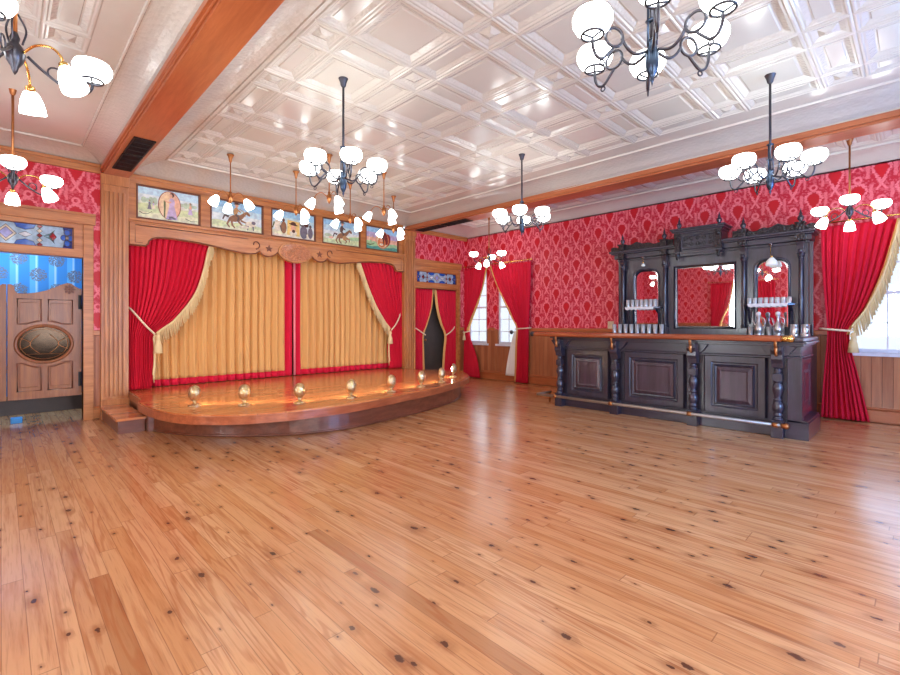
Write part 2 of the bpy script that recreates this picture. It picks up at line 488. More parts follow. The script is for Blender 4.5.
def grid_part(G, mp, sel):
    """faces of a drape for which sel(t, z, s) holds"""
    b = MB(); nz, nt = len(G)-1, len(G[0])-1; idx = {}
    def vid(j, i):
        if (j, i) not in idx: idx[(j, i)] = len(b.v); b.v.append(mp(*G[j][i]))
        return idx[(j, i)]
    for j in range(nz):
        for i in range(nt):
            if sel((i+.5)/nt, G[j][i][1], j, i):
                b.f.append((vid(j,i), vid(j,i+1), vid(j+1,i+1), vid(j+1,i))); b.mi.append(0); b.sm.append(True)
    return b
def fringe(rows, mp, side, z0, z1, n, length, depth, seed=0, head=.035, swing=0.0):
    """a heading strip along one edge and the strands hanging from it"""
    b = MB(); rnd = random.Random(seed); pts = []
    for i in range(n+1):
        z = z0+(z1-z0)*i/n; s = rows_at(rows, z)[side]; pts.append((s, z))
    for i in range(n):
        (a, za), (c, zc) = pts[i], pts[i+1]
        b.add([mp(a, za, depth), mp(c, zc, depth), mp(c, zc-.02, depth+.012), mp(a, za-.02, depth+.012)], [(0,1,2,3)], True)
        l = length*rnd.uniform(.85, 1.1); q = depth+rnd.uniform(-.004, .012); sw = swing*rnd.uniform(.7, 1.3); wd = .009
        b.add([mp(a-wd, za, q), mp(a+wd, za, q), mp(a, za, q+.010), mp(a+sw-wd*.7, za-l, q), mp(a+sw+wd*.7, za-l, q), mp(a+sw, za-l, q+.008)],
              [(0,1,4,3),(1,2,5,4),(2,0,3,5),(3,4,5)], True)
    # heading braid
    b.tube([mp(p[0], p[1], depth+.008) for p in pts], head*.4, 6)
    return b
def tassel_mb(mp, s, z, d, k=1.0):
    b = MB(); c = mp(s, z, d)
    b.lathe([(.006*k, .02*k), (.018*k, .01*k), (.024*k, -.01*k), (.016*k, -.035*k), (.02*k, -.045*k), (.034*k, -.09*k), (.042*k, -.17*k), (.001, -.172*k)], c, 12)
    return b

# ------------------------------------------------------------------ camera
cam = bpy.data.cameras.new('camera'); co = bpy.data.objects.new('camera', cam); COL.objects.link(co)
co.location = (0, 0, 1.3); co.rotation_euler = (PI/2, 0, -.773)
cam.sensor_width = 36; cam.lens = 460/900*36; cam.shift_y = -13.5/900; cam.clip_start = .05
SC.camera = co

# ------------------------------------------------------------------ setting
XW, YW, XL, YF = 8.25, 7.9, -2.6, -2.8          # right wall, stage wall, left wall, wall behind
ZC, ZB = 3.57, 3.40                            # ceiling, top of the wallpaper
b = MB(); b.box(XL-.1, XW+.1, YF-.1, 9.15, -.1, 0); struct(b, 'floor', M['floor'])

def wall_pieces(b, mp, u0, u1, w0, w1, holes, th=.12):
    """a wall of a given thickness with rectangular openings, cut into boxes"""
    us = sorted({u0, u1, *[h[0] for h in holes], *[h[1] for h in holes]})
    us = [u for u in us if u0 <= u <= u1]
    for a, c in zip(us[:-1], us[1:]):
        m = (a+c)/2; hs = sorted([h for h in holes if h[0] < m < h[1]], key=lambda h: h[2]); z = w0
        for h in hs+[(0, 0, w1, w1)]:
            if h[2] > z+1e-4:
                pts = [mp(a, z, 0), mp(c, z, 0), mp(c, h[2], 0), mp(a, h[2], 0), mp(a, z, -th), mp(c, z, -th), mp(c, h[2], -th), mp(a, h[2], -th)]
                b.add(pts, [(0,1,2,3),(7,6,5,4),(0,4,5,1),(1,5,6,2),(2,6,7,3),(3,7,4,0)])
            z = max(z, h[3])
DR = 1.17                                      # dado height
WIN_R = [(7.20, 7.80, .84, 2.55), (6.30, 6.86, .84, 2.55), (-.12, .74, .92, 2.5), (-1.9, -1.1, .92, 2.5)]
def papered(name, mp, u0, u1, holes, top=ZB+.1):
    b = MB(); wall_pieces(b, mp, u0, u1, DR, top, holes); b.mat(1); wall_pieces(b, mp, u0, u1, 0, DR, holes)
    return struct(b, name, [M['paper'], M['dado_board']])
papered('wall_right', IX(XW), YF, YW+.15, WIN_R)
papered('wall_left', IXL(XL), YF, YW+.15, [(3.95, 4.85, .9, 2.5), (.4, 1.3, .9, 2.5)])
WIN_F = [(-1.6, -.6, .7, 2.6), (.6, 1.6, .7, 2.6), (3.2, 4.2, .7, 2.6), (4.6, 5.6, .7, 2.6)]  # unseen windows, added to let in fill light from behind the camera
papered('wall_front', lambda u, w, d: (u, YF+d, w), XL, XW, WIN_F)
papered('wall_back', IY(YW), XL, XW+.12, [(-.69, .79, -1, 2.20), (-.69, .79, 2.28, 2.58), (1.25, 6.42, -1, 3.46), (6.58, 7.99, -1, 2.12), (6.66, 7.94, 2.24, 2.50)])
# little hall behind the swing doors, added black wall behind the stage
b = MB(); b.box(-1.5, 1.25, 9.06, 9.14, 0, 3.0); struct(b, 'wall_hall', M['bluepaper'])
b = MB(); b.box(-1.6, -1.5, 8.02, 9.14, 0, 3.0); struct(b, 'wall_hall_left', M['bluepaper'])
b = MB(); b.box(1.15, 1.22, 8.02, 9.06, 0, 3.0); struct(b, 'wall_hall_right', M['bluepaper'])
b = MB(); b.box(-1.6, 1.25, 8.02, 9.14, 3.0, 3.06); struct(b, 'ceiling_hall', M['tin'])
b = MB(); b.box(-1.5, 1.15, 9.03, 9.06, 0, .27); struct(b, 'baseboard_hall', M['darkwood'], bevel=.006)
b = MB(); b.box(1.25, 8.4, 8.7, 8.76, 0, 3.6); struct(b, 'wall_light_block', M['door_black'])  # unseen, added only to block light behind the curtains
# chair rail, baseboards
b = MB()
def rail(b, mp, segs, z, h, d):
    for a, c in segs:
        b.add([mp(a, z, 0), mp(c, z, 0), mp(c, z+h, 0), mp(a, z+h, 0), mp(a, z+.01, d), mp(c, z+.01, d), mp(c, z+h-.012, d), mp(a, z+h-.012, d)],
              [(0,1,5,4),(1,2,6,5),(2,3,7,6),(3,0,4,7),(4,5,6,7)])
RS = [(YF, -1.98), (-1.02, -.20), (.82, 6.22), (6.94, 7.12), (7.88, YW)]
rail(b, IX(XW), RS, DR-.03, .075, .035); struct(b, 'trim_1', M['oak_y'])
b = MB(); rail(b, IX(XW), [(YF, YW)], 0, .17, .025); rail(b, IX(XW), [(YF, YW)], .17, .03, .014); struct(b, 'baseboard_right', M['oak_y'])
b = MB(); rail(b, IY(YW), [(XL, -.80), (.90, .97), (8.05, XW)], DR-.03, .075, .035); struct(b, 'trim_2', M['oak_x'])
b = MB(); rail(b, IY(YW), [(XL, -.80), (.90, .97), (8.05, XW)], 0, .17, .025); struct(b, 'baseboard_back', M['oak_x'])
b = MB(); rail(b, IXL(XL), [(YF, YW)], 0, .17, .025); struct(b, 'baseboard_left', M['oak_y'])
b = MB(); rail(b, IXL(XL), [(YF, .3), (1.4, 3.85), (4.95, YW)], DR-.03, .075, .035); struct(b, 'trim_3', M['oak_y'])

# pressed tin ceiling: three bays with coves, coffers in a regular grid
b = MB(); P = .93
def cove(b, xa, xb, ya, yb, l, r, bk, fr, z0):
    b.cur = 2; prev = None; N = 9
    prof = [(math.sin(PI/2*i/N)**1.0*.92, 1-math.cos(PI/2*i/N)) for i in range(N+1)]
    prof = [(0, 0), (.0, .12)]+[(.06+.80*(i/N), .12+.80*(1-(1-i/N)**2.0)) for i in range(1, N+1)]+[(.88, .86), (.92, .86), (.94, 1.0), (1, 1)]
    rows = [(xa+l*t, xb-r*t, ya+fr*t, yb-bk*t, z0+(ZC-z0)*h) for t, h in prof]
    b.loops(rows, lambda u, w, d: (u, w, d), cap=False)
    return rows[-1]
def frame_el(b, cx, cy, hx, hy, spec):
    rows = [(cx-hx+i, cx+hx-i, cy-hy+i, cy+hy-i, ZC+dz) for i, dz, _ in spec]
    for k in range(len(rows)-1):
        b.cur = spec[k+1][2]; b.loops(rows[k:k+2], lambda u, w, d: (u, w, d), cap=False)
    b.cur = 0; u0, u1, w0, w1, d = rows[-1]; b.quad((u0,w0,d), (u1,w0,d), (u1,w1,d), (u0,w1,d))
SQ = [(0,0,0), (.010,-.007,0), (.024,-.007,0), (.034,0,0), (.05,0,0), (.095,.020,1), (.108,.020,0), (.116,.014,0), (.124,.014,0)]
RT = [(0,0,0), (.010,-.006,0), (.022,-.006,0), (.032,.002,0), (.045,.002,0), (.080,.016,1), (.092,.016,0), (.098,.010,0)]
ND = [(0,0,0), (.010,-.006,0), (.022,-.006,0), (.034,.003,0), (.048,.003,0), (.085,.016,1), (.10,.009,0), (.13,-.004,1)]
def coffers(b, xs, ys, inner):
    for cx in xs:
        for cy in ys: frame_el(b, cx, cy, .315, .315, SQ)
    gx = [xs[0]-P/2]+[x+P/2 for x in xs]; gy = [ys[0]-P/2]+[y+P/2 for y in ys]
    for x in gx:
        for cy in ys: frame_el(b, x, cy, .15, .315, RT)
        for y in gy: frame_el(b, x, y, .15, .15, ND)
    for y in gy:
        for cx in xs: frame_el(b, cx, y, .315, .15, RT)
    x0, x1, y0, y1 = gx[0]-.15, gx[-1]+.15, gy[0]-.15, gy[-1]+.15
    b.cur = 0
    b.loops([(inner[0], inner[1], inner[2], inner[3], ZC), (x0, x1, y0, y1, ZC)], lambda u, w, d: (u, w, d), cap=False)
YS = [.97+P*k for k in range(-2, 7)]
inn = cove(b, 1.29, 6.37, YF, YW, .375, .46, .72, .6, 3.43)
coffers(b, [2.28+P*k for k in range(4)], YS, inn)
inn = cove(b, XL, 1.0, YF, YW, .4, .29, .50, .6, 3.46)
coffers(b, [-.10-P, -.10], [4.285-P*k for k in range(7, -1, -1)], inn)
inn = cove(b, 6.68, XW, YF, YW, .30, .36, .72, .6, 3.40)
b.cur = 0
P_ = P; P = .93
for cy in YS: frame_el(b, 7.50, cy, .315, .315, SQ)
gy = [YS[0]-P/2]+[y+P/2 for y in YS]
for y in gy: frame_el(b, 7.50, y, .315, .15, RT)
b.loops([(inn[0], inn[1], inn[2], inn[3], ZC), (7.185, 7.815, gy[0]-.15, gy[-1]+.15, ZC)], lambda u, w, d: (u, w, d), cap=False)
# slab above, so that the ceiling is closed
b.cur = 0; b.box(XL-.1, XW+.1, YF-.1, YW+.2, 3.68, 3.74)
struct(b, 'ceiling', [M['tin'], M['tin_emb'], M['tin_cove']])

# beams
def beam(name, x0, x1, z0, z1, ledge_l, ledge_r):
    b = MB(); b.box(x0, x1, YF, YW, z0, 3.62)
    if ledge_l: b.box(x0-.035, x0, YF, YW, z1-.05, z1); b.box(x0-.015, x0, YF, YW, z1-.075, z1-.05)
    if ledge_r: b.box(x1, x1+.035, YF, YW, z1-.05, z1)
    return struct(b, name, M['oak_y'], bevel=.004)
beam('trim_4', 1.0, 1.29, 3.355, 3.46, True, False)
beam('trim_5', 6.37, 6.68, 3.335, 3.41, True, True)
# cornices on the stage wall either side
b = MB(); b.box(XL, .97, YW-.05, YW, 3.36, 3.47); b.box(XL, .97, YW-.075, YW, 3.44, 3.48); struct(b, 'trim_6', M['oak_x'], bevel=.004)
b = MB(); b.box(6.68, XW, YW-.05, YW, 3.34, 3.42); b.box(6.68, XW, YW-.07, YW, 3.40, 3.43); struct(b, 'trim_7', M['oak_x'], bevel=.004)
# fluted pilasters
def pilaster(name, x0, x1, zt):
    b = MB(); yf = YW-.07; w = x1-x0
    b.box(x0, x1, yf, YW+.02, 0, zt)
    n = 5; fw = (w-.06)/n
    for i in range(n):
        c0 = x0+.03+fw*i+.011; c1 = c0+fw-.022
        b.box(c0, c1, yf-.026, yf, .30, 3.13)
        b.lathe([(.001, -.026), ((c1-c0)/2, -.026), ((c1-c0)/2, 0)], ((c0+c1)/2, yf, 3.13), 10, 0, PI, Matrix.Rotation(PI/2, 4, 'X'), smooth=False)
    b.box(x0-.006, x1+.006, yf-.034, yf, 0, .26); b.box(x0-.006, x1+.006, yf-.028, yf, 3.22, zt)
    return struct(b, name, M['oak'], bevel=.004)
pilaster('trim_8', .975, 1.29, 3.36)
pilaster('trim_9', 6.26, 6.57, 3.335)

# door casings on the stage wall
def casing(name, x0, x1, zh, head_t, head_b, w=.11):
    b = MB()
    b.box(x0-w, x0, YW-.03, YW+.13, 0, zh); b.box(x1, x1+w, YW-.03, YW+.13, 0, zh)
    b.box(x0-w-.03, x1+w+.02, YW-.05, YW, head_t-.15, head_t); b.box(x0-w-.03, x1+w+.02, YW-.062, YW, head_t-.035, head_t)
    return b
b = casing('c', -.69, .79, 2.64, 2.79, 2.2)
b.box(-.69, .79, YW-.02, YW+.12, 2.585, 2.66); b.box(-.69, .79, YW-.02, YW+.12, 2.19, 2.29); b.box(-.69, .79, YW-.03, YW, 2.19, 2.205)
b.box(.69, .79, YW-.02, YW+.1, 2.29, 2.585); b.box(-.69, -.61, YW-.02, YW+.1, 2.29, 2.585)
struct(b, 'trim_10', M['oak_x'], bevel=.005)
b = casing('c', 6.60, 7.98, 2.60, 2.76, 2.12, .055)
b.box(6.60, 7.98, YW-.02, YW+.12, 2.50, 2.62); b.box(6.60, 7.98, YW-.02, YW+.12, 2.12, 2.245)
b.box(6.60, 6.66, YW-.02, YW+.1, 2.245, 2.50); b.box(7.92, 7.98, YW-.02, YW+.1, 2.245, 2.50)
struct(b, 'trim_11', M['oak_x'], bevel=.005)

# stained glass transoms
def stained(name, x0, x1, z0, z1, y, label):
    gm = ['g_pale', 'g_white', 'g_blue', 'g_navy', 'g_red', 'g_lilac', 'g_sand', 'g_teal']
    fr = MB(); mp = IY(y); e = .014
    for a, c, d, f in ((x0, x1, z0, z0+e), (x0, x1, z1-e, z1), (x0, x0+e, z0, z1), (x1-e, x1, z0, z1)): fr.box(a, c, y-.02, y+.03, d, f)
    root = struct(fr, name, M['oak_dark'], label=label)
    g = MB(); l = MB(); lay = [0]
    W, H = x1-x0, z1-z0; cz = (z0+z1)/2
    def piece(pts, m, d):
        g.cur = gm.index(m); P2 = [(p[0], p[1]) for p in pts]
        g.prism(P2, [], d-.001, d, mp)
        l.tube([mp(p[0], p[1], d+.001) for p in P2], .0035, 5, closed=True)
    piece([(x0,z0),(x1,z0),(x1,z1),(x0,z1)], 'g_pale', .002)
    n = 3
    def el(cx, cw, ru, rw, m, d=.006): piece(ell(cx, cw, ru, rw, 14), m, d)
    def dia(cx, cw, ru, rw, m, d=.007): piece([(cx-ru,cw),(cx,cw-rw),(cx+ru,cw),(cx,cw+rw)], m, d)
    cm = (x0+x1)/2; hw = W/2
    # end panels navy with a blue rosette
    for s in (-1, 1):
        xe = cm+s*hw
        piece([(xe, z0), (xe-s*.17*hw, z0), (xe-s*.12*hw, cz), (xe-s*.17*hw, z1), (xe, z1)], 'g_navy', .004)
        for dx, dz in ((.05, 0), (.15, 0), (.10, .24), (.10, -.24)): el(xe-s*dx*hw, cz+dz*H, .05*hw, .13*H, 'g_blue')
        el(xe-s*.10*hw, cz, .025*hw, .08*H, 'g_sand', .008)
        # tulip with a red heart
        xt = xe-s*.34*hw
        piece([(xt-s*.13*hw, cz), (xt, cz-.06*H), (xt+s*.05*hw, cz-.3*H), (xt-s*.02*hw, cz-.12*H)], 'g_teal', .006)
        piece([(xt-s*.13*hw, cz), (xt, cz+.06*H), (xt+s*.05*hw, cz+.3*H), (xt-s*.02*hw, cz+.12*H)], 'g_teal', .006)
        dia(xt+s*.02*hw, cz, .055*hw, .2*H, 'g_red')
        # sand and red column between fields
        xc = xe-s*.52*hw
        for k in range(5): dia(xc, z0+H*(.1+.2*k), .045*hw, .1*H, 'g_sand' if k % 2 else 'g_red', .006)
        # blue arcs top and bottom of the middle field
        xm = cm+s*.27*hw
        for top in (1, -1):
            zz = z1 if top > 0 else z0
            piece([(xm-.17*hw, zz), (xm-.12*hw, zz-top*.22*H), (xm, zz-top*.3*H), (xm+.12*hw, zz-top*.22*H), (xm+.17*hw, zz)], 'g_blue', .005)
        dia(xm, cz, .1*hw, .12*H, 'g_white')
    dia(cm, cz, .15*hw, .36*H, 'g_sand', .006); dia(cm, cz, .10*hw, .24*H, 'g_lilac', .008)
    g.build('pane', [M[k] for k in gm], root); l.build('lead_came', M['lead'], root)
    return root
stained('window_1', -.61, .69, 2.29, 2.585, YW+.02, 'stained glass transom above the swing doors')
stained('window_2', 6.66, 7.92, 2.245, 2.50, YW+.02, 'stained glass transom above the curtained doorway')

# windows of the right and left walls, and unseen ones added behind for fill light
def window(name, mp, u0, u1, w0, w1, cols, rows_, mat_='frame_white'):
    b = MB()
    def bx(a, c, d, f, p, q):
        pts = [mp(a,d,p), mp(c,d,p), mp(c,f,p), mp(a,f,p), mp(a,d,q), mp(c,d,q), mp(c,f,q), mp(a,f,q)]
        b.add(pts, [(0,1,2,3),(7,6,5,4),(0,4,5,1),(1,5,6,2),(2,6,7,3),(3,7,4,0)])
    t = .05
    for a, c, d, f in ((u0, u0+t, w0, w1), (u1-t, u1, w0, w1), (u0+t, u1-t, w0, w0+t), (u0+t, u1-t, w1-t, w1), (u0+t, u1-t, (w0+w1)/2-.02, (w0+w1)/2+.02)): bx(a, c, d, f, -.09, -.03)
    bx(u0-.05, u1+.05, w0-.045, w0, -.1, .045)                    # sill
    root = struct(b, name, M[mat_])
    m = MB(); b = m
    for k in range(1, cols): x = u0+(u1-u0)*k/cols; bx(x-.008, x+.008, w0+t, w1-t, -.07, -.05)
    for k in range(1, rows_):
        z = w0+(w1-w0)*k/rows_
        if abs(z-(w0+w1)/2) > .05: bx(u0+t, u1-t, z-.008, z+.008, -.07, -.05)
    m.build('muntin', M['steel' if False else mat_], root)
    g = MB(); b = g; bx(u0+t, u1-t, w0+t, w1-t, -.062, -.058); g.build('pane', M['pane'], root)
    return root
for i, (a, c, d, f) in enumerate(WIN_R):
    window('window_%d' % (3+i), IX(XW), a, c, d, f, 2, 6 if i < 2 else 4)
window('window_7', IXL(XL), 3.95, 4.85, .9, 2.5, 2, 6)
window('window_8', IXL(XL), .4, 1.3, .9, 2.5, 2, 6)
for i, (a, c, d, f) in enumerate(WIN_F):
    window('window_%d' % (9+i), lambda u, w, dd: (u, YF+dd, w), a, c, d, f, 2, 4)

# stage-wall panelling holding the paintings
PX = [1.41, 2.40, 3.38, 4.36, 5.33]; PWID, PZ0, PZ1 = .81, 2.85, 3.31
b = MB(); y0, y1 = YW-.005, YW+.09
b.box(1.29, 6.26, y0, y1, 3.33, 3.44); b.box(1.29, 6.26, y0, y1, 2.70, 2.83)
xs = [1.29]+sum([[x-.02, x+PWID+.02] for x in PX], [])+[6.26]
for k in range(0, len(xs), 2): b.box(xs[k], xs[k+1], y0, y1, 2.83, 3.33)
b.box(1.29, 6.26, YW-.03, YW, 3.405, 3.45)
b.box(1.29, 6.26, YW+.05, YW+.1, 2.83, 3.33)
struct(b, 'trim_12', M['oak_x'], bevel=.006)
b = MB(); b.box(1.29, 6.26, YW-.085, YW, 2.775, 2.815); b.box(1.29, 6.26, YW-.065, YW, 2.755, 2.775); struct(b, 'trim_13', M['oak_x'], bevel=.005)

# ------------------------------------------------------------------ valance board
vroot = thing('stage_valance', (3.77, YW-.03, 2.42), 'long carved oak valance board with scalloped lower edge above the stage curtains', 'valance')
half = [(1.30,2.42),(1.50,2.42),(1.505,2.435),(1.525,2.45),(1.535,2.49),(1.57,2.53),(1.65,2.558),(1.80,2.567),(2.0,2.562),(2.22,2.548),(2.45,2.52),(2.66,2.488),(2.83,2.465),(2.97,2.462),(3.08,2.48),(3.14,2.525),(3.165,2.49),(3.21,2.46),(3.28,2.445),(3.35,2.46),(3.41,2.49),(3.45,2.535),(3.48,2.50),(3.53,2.46),(3.62,2.415),(3.72,2.392)]
low = half+[(2*3.775-x, z) for x, z in reversed(half)]
out = low+[(2*3.775-1.30, 2.76), (1.30, 2.76)]
b = MB(); b.prism(out, [], 0, .045, IY(YW-.01)); b.build('board', M['oak_x'], vroot, bevel=.008)
b = MB()
inner = [(x, z+.03) for x, z in half[5:15]]
for sgn in (0, 1):
    pts = [(x if not sgn else 7.55-x, z+.012) for x, z in half]
    b.tube([IY(YW-.01)(x, z, .047) for x, z in pts], .012, 6)
    q = [(1.37, 2.50), (1.37, 2.71), (2.9, 2.71)]
    b.tube([IY(YW-.01)(x if not sgn else 7.55-x, z, .046) for x, z in ((1.46, 2.47), (1.37, 2.47), (1.37, 2.72), (2.95, 2.72))], .006, 6)
b.build('edge_moulding', M['oak_dark'], vroot)
b = MB(); mpv = IY(YW-.055)
b.prism(ell(3.775, 2.575, .315, .178, 40), [], 0, .022, mpv); b.mat(1)
b.prism(ell(3.775, 2.575, .285, .15, 36), [], .022, .03, mpv)
rr = random.Random(3)
for k in range(22):
    u, w = rr.uniform(-.2, .2), rr.uniform(-.09, .09)
    if (u/.26)**2+(w/.13)**2 < 1:
        b.tube([mpv(3.775+u+.035*math.cos(a)*(1-a/14), 2.575+w+.03*math.sin(a)*(1-a/14), .032) for a in [i*.7 for i in range(9)]], .006, 5)
b.build('oval_plaque', [M['oak'], M['oak_carved']], vroot, bevel=.004)
for s in (-1, 1):
    b = MB(); b.prism(star(3.775+s*.475, 2.595, .065), [], 0, .012, mpv); b.build('star', M['oak_dark'], vroot)
    b = MB(); cx = 3.775+s*.70
    b.tube([mpv(cx+s*.0+.075*(1-i/34)*math.cos(-PI/2+s*-.0+i*.26*(-s)), 2.64+.075*(1-i/34)*math.sin(-PI/2+i*.26*(-s)), .006) for i in range(20)], .010, 6)
    b.build('scroll', M['oak_dark'], vroot)

# ------------------------------------------------------------------ paintings
pm = {}
for k, c in dict(sky1=(162,212,248), sky2=(200,230,248), sky3=(230,244,246), haze=(234,238,220), grass=(218,228,176), grass2=(176,214,160), sand=(244,238,198), tree=(190,210,180), pink=(242,190,160), peach=(248,212,170), red=(150,40,48), lav=(204,182,216), brown=(150,108,78), dark=(98,82,82), skin=(232,178,146), hair=(84,48,36), tan=(196,150,100), cream=(238,226,200), olive=(104,112,62), yellow=(238,206,124), orange=(222,130,70), maroon=(130,44,40), grey=(120,112,124), violet=(196,180,214), teal=(96,170,150)).items():
    pm[k] = plain('paint_'+k, srgb(*c), .45, var=.16, vscale=22)
PK = list(pm)
def bl(cu, cw, ru, rw, rot=0., n=14):
    c, s = math.cos(rot), math.sin(rot)
    return [(cu+ru*math.cos(a)*c-rw*math.sin(a)*s, cw+ru*math.cos(a)*s+rw*math.sin(a)*c) for a in [2*PI*i/n for i in range(n)]]
def limb(pts, w): # thick polyline in the picture plane
    L, R = [], []
    for i, p in enumerate(pts):
        a = pts[max(i-1, 0)]; c = pts[min(i+1, len(pts)-1)]; d = (c[0]-a[0], c[1]-a[1]); l = math.hypot(*d) or 1
        ww = w*(1-.4*i/(len(pts)-1)); L.append((p[0]-d[1]/l*ww, p[1]+d[0]/l*ww)); R.append((p[0]+d[1]/l*ww, p[1]-d[0]/l*ww))
    return L+R[::-1]
def horse(cx, cy, k, f, col):
    """a galloping horse seen from the side; f = -1 or 1 is the way it faces"""
    S = [(col, bl(cx, cy, .085*k, .042*k, f*.28)), (col, limb([(cx+f*.06*k, cy+.02*k), (cx+f*.12*k, cy+.08*k)], .026*k)),
         (col, bl(cx+f*.145*k, cy+.075*k, .036*k, .018*k, -f*.7)),
         (col, limb([(cx+f*.06*k, cy-.02*k), (cx+f*.12*k, cy-.04*k), (cx+f*.13*k, cy-.085*k)], .013*k)),
         (col, limb([(cx+f*.03*k, cy-.03*k), (cx+f*.08*k, cy-.085*k), (cx+f*.05*k, cy-.11*k)], .013*k)),
         (col, limb([(cx-f*.07*k, cy-.02*k), (cx-f*.10*k, cy-.08*k), (cx-f*.07*k, cy-.12*k)], .014*k)),
         (col, limb([(cx-f*.05*k, cy-.03*k), (cx-f*.04*k, cy-.09*k), (cx-f*.01*k, cy-.12*k)], .014*k)),
         ('dark', limb([(cx-f*.08*k, cy+.01*k), (cx-f*.13*k, cy+.02*k), (cx-f*.15*k, cy-.03*k)], .014*k))]
    return S
def rider(cx, cy, k, f, shirt, hat):
    return [(shirt, bl(cx, cy+.075*k, .026*k, .05*k, -f*.2)), ('dark', limb([(cx, cy+.04*k), (cx+f*.035*k, cy), (cx+f*.02*k, cy-.05*k)], .014*k)),
            (shirt, limb([(cx+f*.01*k, cy+.1*k), (cx+f*.06*k, cy+.07*k)], .011*k)), ('skin', bl(cx+f*.012*k, cy+.145*k, .02*k, .024*k)),
            (hat, bl(cx+f*.012*k, cy+.165*k, .04*k, .009*k, .1)), (hat, bl(cx+f*.01*k, cy+.178*k, .02*k, .016*k))]
def figure(cx, cy, h, top, skirt):
    return [(skirt, [(cx-.18*h, cy), (cx+.2*h, cy), (cx+.09*h, cy+.52*h), (cx-.07*h, cy+.52*h)]), (top, bl(cx+.01*h, cy+.63*h, .1*h, .17*h)),
            ('hair', bl(cx+.015*h, cy+.92*h, .075*h, .085*h)), ('skin', bl(cx-.02*h, cy+.89*h, .05*h, .065*h))]
W_, H_ = PWID, PZ1-PZ0
def ground(h1, h2, c1, c2, skies=('sky1', 'sky2', 'sky3')):
    n = len(skies); S = []
    for i, s in enumerate(skies): S.append((s, [(0, H_*(1-i*.22)), (0, 0), (W_, 0), (W_, H_*(1-i*.22-.05*(i > 0)))]))
    S.append((c1, [(0, 0), (W_, 0), (W_, h2)]+[(W_*(1-t/8), h2+(h1-h2)*t/8+.012*math.sin(t*2.1)) for t in range(1, 9)]))
    S.append((c2, [(0, 0), (W_, 0), (W_, h2*.55)]+[(W_*(1-t/8), h2*.5+.014*math.sin(t*1.7)) for t in range(1, 9)]))
    return S
A1 = ground(.22, .20, 'grass', 'sand', ('sky2', 'sky3', 'haze'))
for x_ in (.08, .13, .17, .22, .58, .63, .69, .75): A1.append(('tree', bl(x_, .27, .035, .045+.02*math.sin(x_*40))))
A1 += figure(.15, .14, .14, 'grey', 'grey')+figure(.20, .15, .11, 'lav', 'cream')+figure(.69, .14, .18, 'pink', 'lav')
A1 += [('red', ell(.41, .235, .152, .215, 30)), ('peach', ell(.41, .235, .143, .206, 30)), ('pink', ell(.41, .235, .143, .206, 16, -PI/2, PI/2)), ('olive', limb([(.345, .30), (.345, .18), (.34, .05)], .014))]
A1 += figure(.435, .03, .40, 'lav', 'lav')+[('skin', limb([(.43, .29), (.39, .28), (.345, .30)], .014)), ('grey', limb([(.40, .05), (.44, .06), (.49, .04)], .02))]
A1 += [('olive', limb([(.02, .09), (.07, .06), (.13, .07), (.18, .11)], .005)), ('olive', limb([(.62, .07), (.70, .04), (.79, .05)], .005))]
A2 = ground(.14, .10, 'grass', 'sand')+horse(.38, .20, 1.35, 1, 'brown')+rider(.38, .215, 1.35, 1, 'tan', 'hair')
A2 += [('tan', limb([(.44, .36), (.50, .33), (.54, .25)], .006)), ('cream', bl(.62, .13, .085, .05)), ('grey', bl(.67, .16, .035, .03)), ('grey', limb([(.58, .1), (.57, .03)], .014)), ('grey', limb([(.66, .1), (.67, .03)], .014)), ('cream', bl(.51, .07, .09, .025))]
A3 = ground(.12, .12, 'sand', 'cream', ('sky1', 'sky2', 'sky3'))+[('cream', bl(.11, .20, .06, .11)), ('dark', bl(.11, .33, .03, .035)), ('olive', limb([(.05, .25), (.02, .14)], .014)), ('brown', bl(.22, .17, .055, .11)), ('dark', limb([(.16, .2), (.18, .1)], .014)), ('hair', bl(.22, .30, .022, .03)),
   ('yellow', [(.28, .05), (.52, .04), (.52, .30), (.29, .32)]), ('cream', bl(.40, .09, .07, .05)), ('skin', bl(.40, .17, .05, .07)), ('hair', bl(.405, .125, .03, .03)), ('hair', bl(.40, .245, .085, .018, -.15)), ('hair', bl(.40, .262, .05, .03)),
   ('grey', bl(.60, .13, .075, .12)), ('dark', bl(.57, .27, .045, .04)), ('hair', bl(.65, .27, .045, .042)), ('grey', bl(.73, .13, .05, .10)), ('dark', bl(.73, .25, .025, .03)), ('cream', limb([(.66, .1), (.665, .02)], .012))]
A4 = ground(.16, .20, 'haze', 'grass', ('sky1', 'sky2', 'sky3'))+[('grass2', [(.5, .1), (.81, .12), (.81, .19), (.6, .17)]), ('tree', bl(.12, .16, .08, .03)), ('pink', bl(.18, .12, .05, .02))]
A4 += horse(.42, .18, 1.3, 1, 'brown')+rider(.41, .20, 1.4, 1, 'dark', 'dark')+[('tan', bl(.47, .14, .04, .05)), ('tan', limb([(.5, .13), (.6, .12)], .016))]
A5 = ground(.18, .14, 'grass2', 'teal', ('sky1', 'violet', 'pink'))+[('cream', limb([(.08, .15), (.10, .3)], .01)), ('pink', limb([(.16, .15), (.17, .28)], .012)), ('olive', limb([(.04, .1), (.12, .09), (.2, .12)], .012))]
